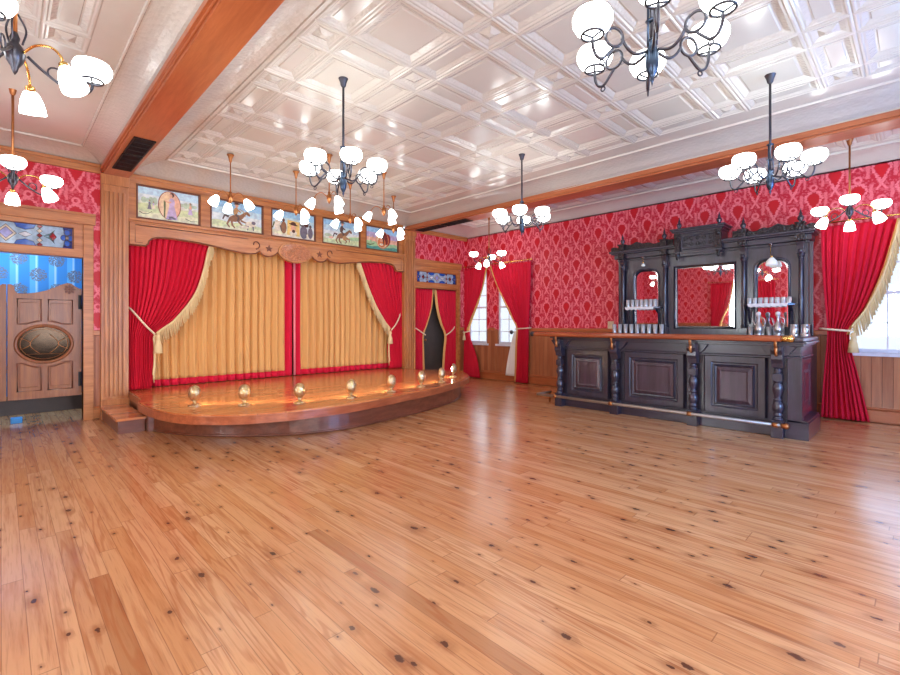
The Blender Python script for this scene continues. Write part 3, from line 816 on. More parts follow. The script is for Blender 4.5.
A5 += [('red', bl(.54, .22, .085, .14, -.25)), ('orange', ell(.42, .22, .165, .185, 26)), ('peach', ell(.415, .22, .152, .172, 26)), ('maroon', bl(.50, .25, .06, .13, .2)), ('orange', bl(.40, .16, .10, .10)), ('skin', bl(.39, .23, .045, .06)), ('dark', bl(.42, .27, .06, .025, -.4)), ('olive', limb([(.34, .28), (.38, .33), (.46, .30)], .016)), ('hair', limb([(.43, .25), (.45, .19), (.45, .12)], .018)), ('cream', bl(.39, .12, .05, .025))]
PL = ['wide painting of a woman in lavender dress inside an oval, leftmost above the stage',
      'painting of a cowboy on a galloping horse beside a pale cow, above the gold curtain',
      'painting of a man in a wide hat on a yellow poster between dark figures',
      'painting of a dark rider on a brown horse in open grassland',
      'painting of an orange oval portrait against violet sky, rightmost above the stage']
for k, art in enumerate((A1, A2, A3, A4, A5)):
    x0 = PX[k]; r = thing('painting', (x0+W_/2, YW+.05, PZ0), PL[k], 'painting', 'paintings in the panel above the stage')
    b = MB(); e = .018
    for a, c, d, f in ((-e, W_+e, -e, .004), (-e, W_+e, H_-.004, H_+e), (-e, .004, 0, H_), (W_-.004, W_+e, 0, H_)): b.box(x0+a, x0+c, YW+.0, YW+.05, PZ0+d, PZ0+f)
    b.build('frame', M['oak_dark'], r, bevel=.004)
    b = MB(); b.cur = PK.index('haze'); b.box(x0, x0+W_, YW+.036, YW+.05, PZ0, PZ1)
    for q, (c, pts) in enumerate(art):
        pts = [(min(W_, max(0, u)), min(H_, max(0, w))) for u, w in pts]
        b.cur = PK.index(c); dd = .0146+.00035*(q+1)
        tr = tessellate_polygon([[Vector((u, w, 0)) for u, w in pts]])
        b.add([(x0+u, YW+.05-dd, PZ0+w) for u, w in pts], [tuple(t) for t in tr])
    b.build('canvas', list(pm.values()), r, fix=False)

# ------------------------------------------------------------------ swing doors
def swing_door(name, x0, x1, flip, label):
    y = YW+.09; mp0 = IY(y+.02); w = x1-x0
    mp = (lambda u, ww, d: mp0(x1-u if flip else x0+u, ww, d))      # u runs from the free edge to the hinge
    top = [(0.0,1.80),(.035,1.80),(.06,1.775),(.07,1.71),(.09,1.69),(.15,1.688),(.22,1.697),(.30,1.716),(.38,1.745),(.45,1.785),(.52,1.825),(.58,1.85),(.62,1.845),(.66,1.81),(.70,1.785),(w,1.775)]
    out = [(0, .335), (0, 1.80)]+top[1:]+[(w, .335)]
    cu, cw, ru, rw = w*.48, 1.04, .265, .225
    root = thing(name, (x0+w/2, y, .335), None, None); root['kind'] = 'structure'; root['label'] = label
    b = MB(); b.prism(out, [ell(cu, cw, ru, rw, 36)], -.02, .02, mp); b.build('leaf', M['door_wood'], root, bevel=.003)
    b = MB(); b.tube([mp(u, ww, .022) for u, ww in ell(cu, cw, ru+.012, rw+.012, 40)], .02, 8, closed=True)
    b.build('oval_moulding', M['door_wood'], root)
    b = MB(); b.prism(ell(cu, cw, ru+.006, rw+.006, 36), [], -.004, .004, mp); b.build('oval_glass', M['doorglass'], root)
    b = MB()
    for s in (-1, 1):
        b.tube([mp(cu+s*(.05+.09*math.sin(PI*i/12)), cw-.12+.24*i/12, .006) for i in range(13)], .004, 5)
        b.tube([mp(cu+s*(.235-.10*math.sin(PI*i/12)), cw-.07+.15*i/12, .006) for i in range(13)], .004, 5)
    b.tube([mp(cu-.19, cw-.13, .006), mp(cu+.19, cw-.13, .006)], .003, 5)
    b.tube([mp(u, ww, .005) for u, ww in ell(cu, cw, ru-.03, rw-.03, 40)], .003, 5, closed=True)
    b.build('etched_lines', M['antique'], root)
    def arch(u0, u1, wa, wb, up):
        """panel outline whose inner edge follows the oval"""
        pts = []
        for k in range(9):
            u = u0+(u1-u0)*k/8; q = max(0, 1-((u-cu)/(ru+.075))**2); e = (rw+.075)*math.sqrt(q)
            pts.append((u, max(wa, cw+e) if up else min(wb, cw-e)))
        return ([(u0, wb)]+[(u1, wb)]+pts[::-1])[::-1] if up else [(u0, wa), (u1, wa)]+pts[::-1]
    for u0, u1 in ((.09, cu-.035), (cu+.035, w-.10)):
        for up, wa, wb in ((True, 1.3, 1.62), (False, .44, .80)):
            pts = arch(u0, u1, wa, wb, up); b = MB()
            c = (sum(p[0] for p in pts)/len(pts), sum(p[1] for p in pts)/len(pts))
            b.prism([(c[0]+(p[0]-c[0])*.82, c[1]+(p[1]-c[1])*.82) for p in pts], [], .018, .03, mp)
            b.build('raised_panel', M['door_wood'], root, bevel=.008)
            b = MB(); b.tube([mp(p[0], p[1], .02) for p in pts], .009, 6, closed=True); b.build('panel_moulding', M['oak_dark'], root)
    b = MB()
    for k in range(8):
        a = PI*k/4; b.prism(bl(.60+.042*math.cos(a), 1.765+.042*math.sin(a), .024, .013, a, 8), [], .02, .036, mp)
    b.lathe([(.012, 0), (.012, .008), (.001, .01)], mp(.60, 1.765, .02), 10, mtx=Matrix.Rotation(PI/2, 4, 'X'))
    b.build('carved_rosette', M['oak_dark'], root)
    for z0 in (1.50, .46):
        b = MB(); b.prism([(w-.038, z0), (w-.012, z0), (w-.012, z0+.19), (w-.038, z0+.19)], [], .018, .028, mp)
        b.tube([mp(w-.012, z0+.0, .024), mp(w-.012, z0+.19, .024)], .009, 8); b.build('hinge', M['black'], root)
    return root
swing_door('door_1', .055, .785, False, 'carved wooden swing door leaf with oval glass, hinged by the fluted pilaster')
swing_door('door_2', -.685, .045, True, 'wooden swing door leaf cut off by the left edge')
b = MB(); b.box(6.7, 7.9, YW+.22, YW+.26, 0, 2.1)
d3 = struct(b, 'door_3', M['door_black'], label='charcoal door behind the parted red curtains')
b = MB(); b.lathe([(.008, 0), (.008, .04), (.025, .045), (.03, .06), (.001, .075)], (7.07, YW+.22, .93), 14, mtx=Matrix.Rotation(PI/2, 4, 'X')); b.build('door_knob', M['antique'], d3)
b = MB(); b.box(.085, .20, 8.25, 8.33, 0, .075)  # small block, coloured as lit blue from the hall
tag(b.build('blue_lit_block', M['blue_lit'], None, .01), 'small blue-lit block on the floor below the swing doors', 'block')

# ------------------------------------------------------------------ stage
outl = [(1.30,8.40),(1.285,7.02),(1.235,6.84),(1.20,6.72),(1.205,6.35),(1.24,5.98),(1.33,5.62),(1.50,5.31),(1.81,5.03),(2.17,4.88),(2.60,4.80),(3.15,4.81),(3.95,4.96),(4.72,5.14),(5.40,5.38),(5.98,5.68),(6.34,5.99),(6.57,6.36),(6.61,6.75),(6.50,7.12),(6.30,7.45),(6.24,7.6),(6.24,8.40)]
smooth_o = [outl[0], outl[1]]+[tuple(p) for p in spline(outl[2:20], 5)]+outl[20:]
st = thing('stage', (3.8, 6.4, 0), 'low wooden stage with bowed front edge in front of the gold curtains', 'stage')
UP = lambda u, w, d: (u, w, d)
b = MB(); b.prism(smooth_o, [], .235, .325, UP); b.build('nosing', M['stage_red'], st, bevel=.022)
b = MB(); b.prism([(x+(3.8-x)*.004, y+(6.4-y)*.004) for x, y in smooth_o], [], .324, .342, UP); b.build('deck', M['deck'], st, bevel=.008)
sk = [(1.30,8.0),(1.30,6.60),(1.37,6.34),(1.51,6.05),(1.73,5.72),(2.06,5.39),(2.50,5.10),(3.09,4.96),(3.95,5.05),(4.64,5.20),(5.34,5.42),(5.80,5.70),(6.12,6.02),(6.30,6.40),(6.30,6.9),(6.27,7.5),(6.24,8.0)]
sks = [sk[0]]+[tuple(p) for p in spline(sk[1:16], 5)]+[sk[16]]
b = MB(); b.prism(sks, [], 0, .24, UP); b.build('skirt', M['stage_skirt'], st)
b = MB(); b.tube([(x, y, .016) for x, y in spline(sk[1:16], 5)], .016, 6); b.build('base_moulding', M['stage_skirt'], st)
b = MB(); b.box(1.262, 1.36, 6.50, 6.66, 0, .25); b.build('corner_post', M['stage_skirt'], st, bevel=.006)
sp = thing('stage_step', (1.13, 7.1, 0), 'single wooden step at the left end of the stage beside the fluted pilaster', 'step')
b = MB(); b.box(.955, 1.26, 6.55, 7.80, .155, .185); b.build('tread', M['deck'], sp, bevel=.006)
b = MB(); b.box(.985, 1.25, 6.60, 6.625, 0, .155); b.build('riser', M['stage_skirt'], sp)
b = MB(); b.box(.985, 1.01, 6.625, 7.80, 0, .155); b.build('side_panel', M['stage_skirt'], sp)

# footlights
FLP = [(1.62,5.94),(2.06,5.60),(2.59,5.27),(3.25,5.17),(3.94,5.23),(4.58,5.33),(5.16,5.50),(5.85,5.92)]
def footlight():
    r = thing('footlight', (0,0,0), '', 'footlight', 'brass footlights along the stage edge')
    b = MB(); b.lathe([(.068, 0), (.068, .012), (.05, .018), (.022, .03), (.016, .05), (.03, .06), (.001, .066)], n=20); b.build('base', M['filigree'], r, local=True)
    b = MB(); prof = [(.022, .058), (.046, .08), (.062, .115), (.068, .15), (.062, .19), (.045, .222), (.02, .238), (.001, .242)]
    b.lathe(prof, n=18, a0=PI+.0-.35, a1=2*PI+.35)           # closed towards -y (the room), open to +y
    b.build('hood', M['filigree'], r, local=True, solid=.004)
    b = MB(); b.lathe([(.010, .06), (.014, .085), (.028, .13), (.03, .15), (.02, .178), (.001, .188)], n=14); b.build('bulb', M['bulb'], r, local=True)
    return r
F0 = footlight()
names = ['leftmost brass footlight on the stage edge, nearest the step', 'brass footlight second from the left end of the stage edge', 'brass footlight third from the left on the stage edge',
  'brass footlight fourth from the left, near the middle of the stage edge', 'brass footlight fifth from the left on the stage edge', 'brass footlight sixth from the left on the stage edge',
  'brass footlight second from the right end of the stage edge', 'rightmost brass footlight on the stage edge, nearest the curtained doorway']
for i, (x, y) in enumerate(FLP):
    nx = [(-.75,-.66), (-.6,-.8), (-.35,-.94), (-.05,-1), (.2,-.98), (.35,-.94), (.45,-.89), (.75,-.66)][i]
    rz = math.atan2(nx[1], nx[0])+PI/2
    if i == 0: F0.location = (x, y, .342); F0.rotation_euler = (0,0,rz); F0['label'] = names[0]
    else: copy_tree(F0, (x, y, .342), rz, names[i])

# ------------------------------------------------------------------ curtains
def curtain(name, mp, base, rows, pleats, amp, seed, label, cat='curtain', group=None, cloth_='velvet', edge=None, edge_side=1, bottom=None,
            fr=None, tie=None, tas=None, nt=110, nz=46, lean=0.0, edge_mat='gold_band', edge_low=-1):
    r = thing(name, base, label, cat, group)
    G = drape(rows, mp, pleats, amp, seed, nz=nz, nt=nt, lean=lean)
    def is_edge(t, z, s, j, i):
        if not edge or z < edge_low: return False
        s0, s1 = G[j][0][0], G[j][-1][0]; return abs(G[j][i][0]-(s1 if edge_side else s0)) < edge
    zb = rows[-1][0]
    main = grid_part(G, mp, lambda t, z, j, i: not is_edge(t, z, 0, j, i) and not (bottom and z < zb+bottom))
    main.build('panel', M[cloth_], r, solid=.005, fix=False)
    if bottom: grid_part(G, mp, lambda t, z, j, i: not is_edge(t, z, 0, j, i) and z < zb+bottom).build('bottom_band', M['velvet_band'], r, solid=.006, fix=False)
    if edge: grid_part(G, mp, lambda t, z, j, i: is_edge(t, z, 0, j, i)).build('edge_band', M[edge_mat], r, solid=.008, fix=False)
    if fr:
        for (za, zb2, n, ln, dp, sw) in fr: fringe(rows, mp, 1 if edge_side else 0, za, zb2, n, ln, dp, seed, swing=sw).build('fringe', M['fringe'], r, fix=False)
    if tie:
        b = MB(); b.tube([mp(*p) for p in spline(tie, 6)], .014, 7); b.build('tieback', M['rope'], r)
    if tas: tassel_mb(mp, *tas).build('tassel', M['fringe'], r)
    return r
# gold stage curtains
G1 = [(2.66, 1.30, 3.853), (1.5, 1.30, 3.853), (.352, 1.32, 3.853)]
G2 = [(2.66, 3.87, 6.38), (1.5, 3.87, 6.38), (.352, 3.88, 6.36)]
mpg = IY(8.23)
curtain('stage_curtain', mpg, (2.6, 8.1, .342), G1, 19, .050, 5, 'left half of the closed gold stage curtain with red hem', group='gold stage curtains', cloth_='gold_cloth', edge=.14, edge_side=1, bottom=.13, nt=440, edge_mat='velvet_band')
curtain('stage_curtain', mpg, (5.0, 8.1, .342), G2, 19, .050, 9, 'right half of the closed gold stage curtain with red hem', group='gold stage curtains', cloth_='gold_cloth', edge=.13, edge_side=0, bottom=.13, nt=440, edge_mat='velvet_band')
b = MB(); b.tube([mpg(3.865, 2.6, .16), mpg(3.867, 1.5, .16), mpg(3.87, .36, .16)], .018, 6)
# the pale seam belongs to the left half
b.build('seam_piping', M['seam'], [o for o in bpy.data.objects if o.name == 'stage_curtain'][0])
# red tied-back stage curtains
mpr = IY(8.00)
RL = [(2.66, 1.30, 2.44), (2.49, 1.30, 2.36), (2.16, 1.30, 2.29), (1.76, 1.30, 2.16), (1.36, 1.30, 1.88), (1.14, 1.31, 1.63), (1.0, 1.31, 1.62), (.73, 1.31, 1.62), (.352, 1.30, 1.58)]
curtain('stage_curtain', mpr, (1.5, 8.0, .342), RL, 14, .030, 21, 'red velvet curtain tied back at the left side of the stage', group='red stage curtains', edge_side=1,
        fr=[(2.6, 1.16, 120, .19, .08, .03), (1.14, .55, 26, .13, .08, .01)], tie=[(1.29, 1.57, .02), (1.36, 1.47, .11), (1.50, 1.28, .13), (1.62, 1.15, .11)], tas=(1.66, 1.12, .11, 1.5), nt=260)
RR = [(2.66, 5.10, 6.38), (2.49, 5.20, 6.38), (2.1, 5.36, 6.38), (1.7, 5.56, 6.38), (1.35, 5.80, 6.37), (1.16, 5.95, 6.36), (.85, 5.90, 6.36), (.352, 5.93, 6.38)]
curtain('stage_curtain', mpr, (6.0, 8.0, .342), RR, 13, .030, 33, 'red velvet curtain tied back at the right side of the stage', group='red stage curtains', edge_side=0,
        fr=[(2.6, 1.20, 120, .17, .08, -.03), (1.16, .50, 26, .12, .08, -.01)], tie=[(6.255, 1.55, .02), (6.17, 1.46, .11), (6.06, 1.30, .13), (5.95, 1.17, .11)], tas=(5.92, 1.12, .11, 1.4), nt=260)
# doorway curtains
mpd = IY(YW+.10)
DL = [(2.11, 6.61, 7.25), (1.67, 6.61, 7.19), (1.3, 6.61, 7.06), (1.05, 6.61, 6.95), (.7, 6.61, 6.95), (.02, 6.61, 6.97)]
DR_ = [(2.11, 7.27, 7.97), (1.67, 7.33, 7.97), (1.3, 7.46, 7.97), (1.05, 7.60, 7.97), (.7, 7.57, 7.97), (.02, 7.52, 7.97)]
curtain('doorway_curtain', mpd, (6.85, YW+.1, 0), DL, 9, .016, 41, 'left red curtain of the parted pair in the doorway beside the stage', group='doorway curtains', edge=.05, edge_side=1, tie=[(6.66, 1.22, .02), (6.74, 1.17, .06), (6.86, 1.10, .07), (6.96, 1.05, .06)], nt=160)
curtain('doorway_curtain', mpd, (7.7, YW+.1, 0), DR_, 9, .016, 43, 'right red curtain of the parted pair in the doorway beside the stage', group='doorway curtains', edge=.05, edge_side=0, tie=[(7.94, 1.24, .02), (7.86, 1.18, .06), (7.74, 1.10, .07), (7.61, 1.03, .06)], nt=160)
b = MB(); b.tube([mpd(6.66, 2.115, .02), mpd(7.94, 2.115, .02)], .010, 8)
tag(b.build('curtain_rod', M['antique']), 'thin rod across the top of the curtained doorway', 'curtain rod')
# window curtains on the right wall
mpw = IX(XW-.07)
def rod(mp, u0, u1, z, d, label):
    r = thing('curtain_rod', mp((u0+u1)/2, z, d), label, 'curtain rod')
    b = MB(); b.tube([mp(u0, z, d), mp(u1, z, d)], .011, 8); b.build('pole', M['brass'], r)
    for u in (u0, u1): b = MB(); b.ball(mp(u, z, d), .022, 10); b.build('finial', M['brass'], r)
    for u in (u0+.12, u1-.12): b = MB(); b.tube([mp(u, z, d), mp(u, z, d-.03), mp(u, z+.04, d-.068)], .007, 6); b.build('bracket', M['brass'], r)
    return r
rod(mpw, 5.84, 7.84, 2.69, .045, 'gold curtain rod over the two far windows')
WL = [(2.65, 7.08, 7.83), (2.2, 7.20, 7.83), (1.76, 7.38, 7.83), (1.35, 7.60, 7.83), (1.14, 7.69, 7.83), (.9, 7.62, 7.84), (.5, 7.42, 7.85), (.02, 7.30, 7.87)]
curtain('window_curtain', mpw, (XW-.1, 7.5, 0), WL, 11, .024, 51, 'red tied-back curtain in the far corner beside the doorway', group='window curtains', edge=.05, edge_side=0,
        tie=[(7.84, 1.12, .0), (7.83, 1.10, .09), (7.74, 1.10, .12), (7.68, 1.12, .06), (7.68, 1.14, .0)], tas=(7.76, 1.08, .13, 1.0), nt=200, edge_low=1.12)
WR = [(2.65, 5.86, 7.02), (2.2, 5.88, 6.82), (1.85, 5.90, 6.62), (1.45, 5.92, 6.38), (1.21, 5.94, 6.24), (.9, 5.94, 6.26), (.4, 5.95, 6.28), (.02, 5.95, 6.30)]
wc = curtain('window_curtain', mpw, (XW-.1, 6.3, 0), WR, 12, .024, 57, 'red curtain with pale lining tied back by the dark hook', group='window curtains', edge=.05, edge_side=1,
        tie=[(5.88, 1.22, .0), (5.93, 1.21, .10), (6.1, 1.20, .12), (6.24, 1.19, .08), (6.27, 1.20, .0)], nt=200)
LR = [(1.15, 6.24, 6.33), (.8, 6.22, 6.44), (.4, 6.18, 6.54), (.14, 6.16, 6.58)]
G = drape(LR, mpw, 2, .012, 3, nz=16, nt=30); grid_part([[(s, z, n-.02) for s, z, n in row] for row in G], mpw, lambda *a: True).build('lining', M['lining'], wc, solid=.004, fix=False)
b = MB(); c = mpw(6.36, 1.12, .02)
b.lathe([(.012, -.07), (.012, .03), (.03, .035), (.05, .05), (.03, .065), (.001, .07)], c, 12, mtx=Matrix.Rotation(-PI/2, 4, 'Y')); b.ball(mpw(6.36, 1.12, .08), .03)
tag(b.build('tieback_hook', M['iron']), 'dark knob-shaped curtain holdback beside the second far window', 'hook')
# large curtain by the bar
rod(mpw, -.78, .98, 2.685, .065, 'gold curtain rod over the window right of the bar')
BR = [(2.64, .18, .97), (2.44, .22, .97), (1.93, .34, .95), (1.5, .50, .92), (1.22, .66, .90), (1.0, .66, .91), (.6, .58, .94), (.02, .47, .97)]
curtain('window_curtain', mpw, (XW-.12, .75, 0), BR, 9, .032, 61, 'large red curtain with long cream fringe right of the bar', group='window curtains', edge=.03, edge_side=0,
        fr=[(2.6, 1.26, 80, .20, .115, -.03)], tie=[(.99, 1.24, .0), (.95, 1.235, .12), (.8, 1.22, .16), (.67, 1.21, .13), (.64, 1.22, .02)], tas=(.63, 1.16, .12, 1.4), nt=240, edge_low=1.2)
BR2 = [(2.64, -.72, -.02), (2.2, -.72, -.12), (1.6, -.72, -.35), (1.22, -.70, -.50), (.6, -.72, -.45), (.02, -.74, -.36)]
# curtains of the opposite wall, seen in the mirrors
mpl = IXL(XL+.07)
rod(mpl, 3.35, 5.45, 2.68, .045, 'gold curtain rod on the opposite wall seen in the back bar mirror')
curtain('window_curtain', mpl, (XL+.1, 5.1, 0), [(2.64, 4.62, 5.38), (1.9, 4.74, 5.38), (1.22, 5.02, 5.37), (.6, 4.98, 5.38), (.02, 4.92, 5.4)], 8, .03, 71, 'red curtain on the opposite wall reflected in the big mirror', group='window curtains', edge=.05, edge_side=0, nt=80)
curtain('window_curtain', mpl, (XL+.1, 3.7, 0), [(2.64, 3.42, 4.18), (1.9, 3.42, 4.06), (1.22, 3.43, 3.78), (.6, 3.42, 3.82), (.02, 3.40, 3.88)], 8, .03, 73, 'red curtain on the opposite wall reflected in the right arched mirror', group='window curtains', edge=.05, edge_side=1, nt=80)

# outlet plate and beam vents
o = thing('outlet_plate', (XW, 4.10, 1.28), 'cream outlet plate on the red wallpaper left of the back bar', 'outlet')
b = MB(); b.box(XW-.012, XW, 4.04, 4.16, 1.21, 1.35); b.build('plate', M['cream'], o, bevel=.004)
for k in (1.255, 1.305):
    b = MB(); b.box(XW-.02, XW-.012, 4.075, 4.125, k-.018, k+.018); b.build('socket', M['cream'], o, bevel=.004)
def vent(x0, x1, y0, y1, z, label):
    r = thing('ceiling_vent', ((x0+x1)/2, (y0+y1)/2, z), label, 'vent', 'black vents under the beams')
    b = MB(); e = .015
    for a, c, d, f in ((x0, x1, y0, y0+e), (x0, x1, y1-e, y1), (x0, x0+e, y0, y1), (x1-e, x1, y0, y1)): b.box(a, c, d, f, z-.012, z)
    b.build('frame', M['black'], r)
    b = MB(); n = 14
    for k in range(n): x = x0+e+(x1-x0-2*e)*(k+.5)/n; b.add([(x-.007, y0, z-.001), (x+.004, y0, z-.011), (x+.004, y1, z-.011), (x-.007, y1, z-.001)], [(0,1,2,3)])
    b.box(x0, x1, y0, y1, z-.0015, z)
    for k in range(3): y = y0+(y1-y0)*(k+1)/4; b.box(x0, x1, y-.004, y+.004, z-.012, z)
    b.build('grille', M['grille'], r, fix=False)
    return r
vent(1.04, 1.25, 6.02, 6.66, 3.355, 'black vent under the left beam, farther from the pilaster')
vent(1.04, 1.25, 6.70, 7.42, 3.355, 'black vent under the left beam, right beside the pilaster')
vent(6.41, 6.64, 6.15, 6.85, 3.335, 'black vent under the right beam, farther from the stage wall')
vent(6.41, 6.64, 6.90, 7.65, 3.335, 'black vent under the right beam, right beside the stage wall')

# ------------------------------------------------------------------ front bar
bar = thing('bar_counter', (6.8, 2.55, 0), 'long dark panelled saloon bar with wooden top and foot rail', 'bar')
XB, BY0, BY1 = 6.42, .90, 4.14
mb_ = IX(XB)
b = MB(); b.box(XB+.03, 7.16, BY0+.06, BY1-.02, .0, 1.08); b.build('body', M['ebony'], bar)
b = MB(); b.box(XB-.0, 7.20, BY0, BY1, 0, .155); b.box(XB+.01, 7.18, BY0+.02, BY1-.01, .155, .175)
b.box(XB-.03, 7.22, BY0-.03, 1.09, 0, .19); b.box(XB-.02, 7.21, BY0-.02, 1.08, .19, .215); b.build('plinth', M['ebony_y'], bar, bevel=.006)
b = MB()   # frieze and cornice under the top
b.box(XB-.01, 7.17, BY0+.04, BY1, .93, 1.06); b.box(XB-.05, 7.19, BY0+.01, BY1+.02, 1.045, 1.085); b.box(XB-.10, 7.22, BY0-.02, BY1+.04, 1.075, 1.10)
b.box(XB-.025, 7.18, BY0+.03, BY1, .905, .93)
b.build('cornice', M['ebony_y'], bar, bevel=.006)
b = MB(); b.box(XB-.02, XB+.10, .93, 1.07, .19, .93); b.build('corner_pilaster', M['ebony'], bar, bevel=.006)
# end panel with stepped mouldings
b = MB(); mpe = lambda u, w, d: (u, BY0+.06-d, w)
b.loops([(6.54, 7.12, .24, .90, 0), (6.56, 7.10, .26, .88, .016), (6.60, 7.06, .30, .84, .016), (6.63, 7.03, .33, .81, .002), (6.68, 6.98, .38, .76, .002), (6.71, 6.95, .41, .73, .014)], mpe)
b.build('end_panel', M['ebony_panel'], bar)
COLS = [4.02, 3.10, 2.05, 1.15]
for i in range(3):
    y1, y0 = COLS[i]-.13, COLS[i+1]+.13
    b = MB(); b.loops([(y0-.02, y1+.02, .20, .905, 0), (y0, y1, .20, .90, .028), (y0+.07, y1-.07, .27, .83, .028), (y0+.085, y1-.085, .285, .815, .012), (y0+.10, y1-.10, .30, .80, .012), (y0+.115, y1-.115, .315, .785, .030), (y0+.13, y1-.13, .33, .77, .018)], mb_, cap=False)
    b.build('panel_frame', M['ebony'], bar)
    b = MB(); b.loops([(y0+.13, y1-.13, .33, .77, .018), (y0+.17, y1-.17, .37, .73, .034), (y0+.185, y1-.185, .385, .715, .028), (y0+.20, y1-.20, .40, .70, .028)], mb_)
    b.build('raised_panel', M['ebony_panel'], bar)
colp = [(.05, 0), (.05, .02), (.036, .035), (.048, .06), (.036, .085), (.05, .11), (.058, .15), (.048, .19), (.03, .215), (.045, .235), (.03, .255), (.04, .30), (.056, .35), (.05, .39), (.032, .425), (.046, .44), (.046, .45)]
for y in COLS:
    b = MB(); x = XB-.055
    b.box(x-.055, XB+.03, y-.06, y+.06, 0, .20)
    b.lathe([(r, .20+h) for r, h in colp], (x, y, 0), 14)
    b.box(x-.045, x+.045, y-.045, y+.045, .65, .73)
    b.lathe([(.045, .73), (.03, .745), (.042, .765), (.03, .785), (.05, .80)], (x, y, 0), 14)
    # scrolled bracket head
    out = [(XB+.02, .80), (XB+.02, 1.05), (XB-.14, 1.05), (XB-.15, 1.0), (XB-.125, .95), (XB-.13, .90), (XB-.10, .85), (XB-.09, .80)]
    b.prism(out, [], y-.055, y+.055, lambda u, w, d: (u, d, w))
    for s in (-1, 1):
        b.prism([(0, .82), (0, .93), (s*.06, .96), (s*.12, 1.04), (s*.05, 1.05), (0, 1.05)], [], XB-.05, XB-.01, lambda u, w, d, y=y, s=s: (d, y+s*.05+u, w))
    b.build('carved_column', M['ebony'], bar, bevel=.004)
    b = MB(); b.tube(spline([(XB-.13, y, 1.02), (XB-.165, y, 1.045), (XB-.175, y, 1.09), (XB-.15, y, 1.11)], 5), .017, 8); b.tube(spline([(XB-.14, y, .94), (XB-.155, y, .98), (XB-.15, y, 1.03)], 4), .016, 8, r_end=.02)
    b.build('rail_bracket', M['antique'], bar)
# top with rounded arm rail
b = MB(); b.box(XB-.12, 7.24, BY0-.0, BY1+.10, 1.10, 1.15); b.build('top', M['ebony_y'], bar, bevel=.01)
prof = [(-.06, .0), (-.085, .012), (-.09, .035), (-.075, .06), (-.04, .072), (.02, .066), (.07, .045), (.07, 0)]
b = MB(); L = [(XB-.12+u, w+1.10) for u, w in prof]; ya, yb = 1.10, BY1+.28
vs = [(x, ya, z) for x, z in L]+[(x, yb, z) for x, z in L]; n = len(L)
b.add(vs, [(i, (i+1) % n, n+(i+1) % n, n+i) for i in range(n)]+[tuple(range(n)), tuple(range(2*n-1, n-1, -1))], False)
b.build('arm_rail', M['bartop'], bar)
b = MB(); b.tube([(XB-.15, 1.10, 1.135), (XB-.15, 1.03, 1.135)], .034, 12); b.ball((XB-.15, 1.02, 1.135), .044); b.build('rail_end_cap', M['brass'], bar)
b = MB(); b.tube([(XB-.15, yb, 1.135), (XB-.15, yb+.06, 1.135)], .035, 12); b.ball((XB-.15, yb+.06, 1.135), .04); b.build('rail_end_cap', M['iron'], bar)
# foot rail
b = MB(); xr = XB-.19
b.tube([(xr, 1.06, .165), (xr, 4.36, .165)], .021, 10); b.tube([(xr, 4.345, .165), (XB+.18, 4.345, .165)], .020, 10); b.build('foot_rail', M['steel'], bar)
b = MB(); b.ball((xr, 1.05, .165), .034); b.tube([(xr, 1.09, .165), (xr, 1.03, .165)], .028, 10); b.build('foot_rail_cap', M['antique'], bar)
for y in COLS:
    b = MB(); b.tube([(xr, y, .165), (XB-.10, y, .165)], .014, 8); b.tube([(xr, y-.025, .165), (xr, y+.025, .165)], .028, 10); b.build('foot_rail_bracket', M['antique'], bar)
b = MB(); b.tube([(XB+.15, 4.345, .165), (XB+.15, 4.345, 0)], .016, 8); b.build('foot_rail_bracket', M['antique'], bar)

# ------------------------------------------------------------------ back bar
bb = thing('back_bar', (8.05, 2.45, 0), 'tall dark carved back bar with three mirrors against the red wall', 'back bar')
XF = 8.0; mf = IX(XF); Y0, Y1 = 1.03, 3.86
b = MB(); b.box(7.66, XW-.005, Y0, Y1, 0, 1.07); b.build('base_cabinet', M['ebony'], bb)
b = MB(); b.box(7.62, XW-.005, Y0-.02, Y1+.02, 1.07, 1.12); b.build('counter', M['ebony_y'], bb, bevel=.008)
nb = 5
for k in range(nb):
    a = Y0+.06+(Y1-Y0-.12)*k/nb; c = Y0+.06+(Y1-Y0-.12)*(k+1)/nb
    b = MB(); b.loops([(a+.02, c-.02, .12, 1.0, 0), (a+.03, c-.03, .13, .99, .02), (a+.09, c-.09, .19, .93, .02), (a+.11, c-.11, .21, .91, .006)], IX(7.66)); r = b.build('cabinet_door', M['ebony_panel'], bb)
MC = (1.98, 2.86); ML = (3.12, 3.55); MR = (1.31, 1.73); MZ0, MZ1 = 1.23, 2.245
arch_ = lambda a, c: [(a, MZ0), (c, MZ0), (c, MZ1-.10)]+[((a+c)/2+(c-a)/2*math.cos(t)*1.0, MZ1-.10+.10*math.sin(t)) for t in [PI*i/12 for i in range(1, 12)]]+[(a, MZ1-.10)]
def sq_arch(a, c):  # segmental arch with rounded corners
    q = .13; return [(a, MZ0), (c, MZ0)]+[(c-q+q*math.cos(t), MZ1-q+q*math.sin(t)) for t in [PI/2*i/6 for i in range(7)]]+[(a+q-q*math.sin(t), MZ1-q+q*math.cos(t)) for t in [PI/2*i/6 for i in range(7)]]
holes = [[(MC[0], MZ0), (MC[1], MZ0), (MC[1], MZ1), (MC[0], MZ1)], sq_arch(*ML), sq_arch(*MR)]
b = MB(); b.prism([(Y0+.06, 1.12), (Y1-.04, 1.12), (Y1-.04, 2.44), (Y0+.06, 2.44)], holes, -.06, 0, mf); b.build('backboard', M['ebony'], bb)
b = MB(); b.box(XF+.07, XW-.01, Y0+.06, Y1-.04, 1.12, 2.44); b.build('carcass', M['ebony'], bb)
tilt = math.radians(.35)
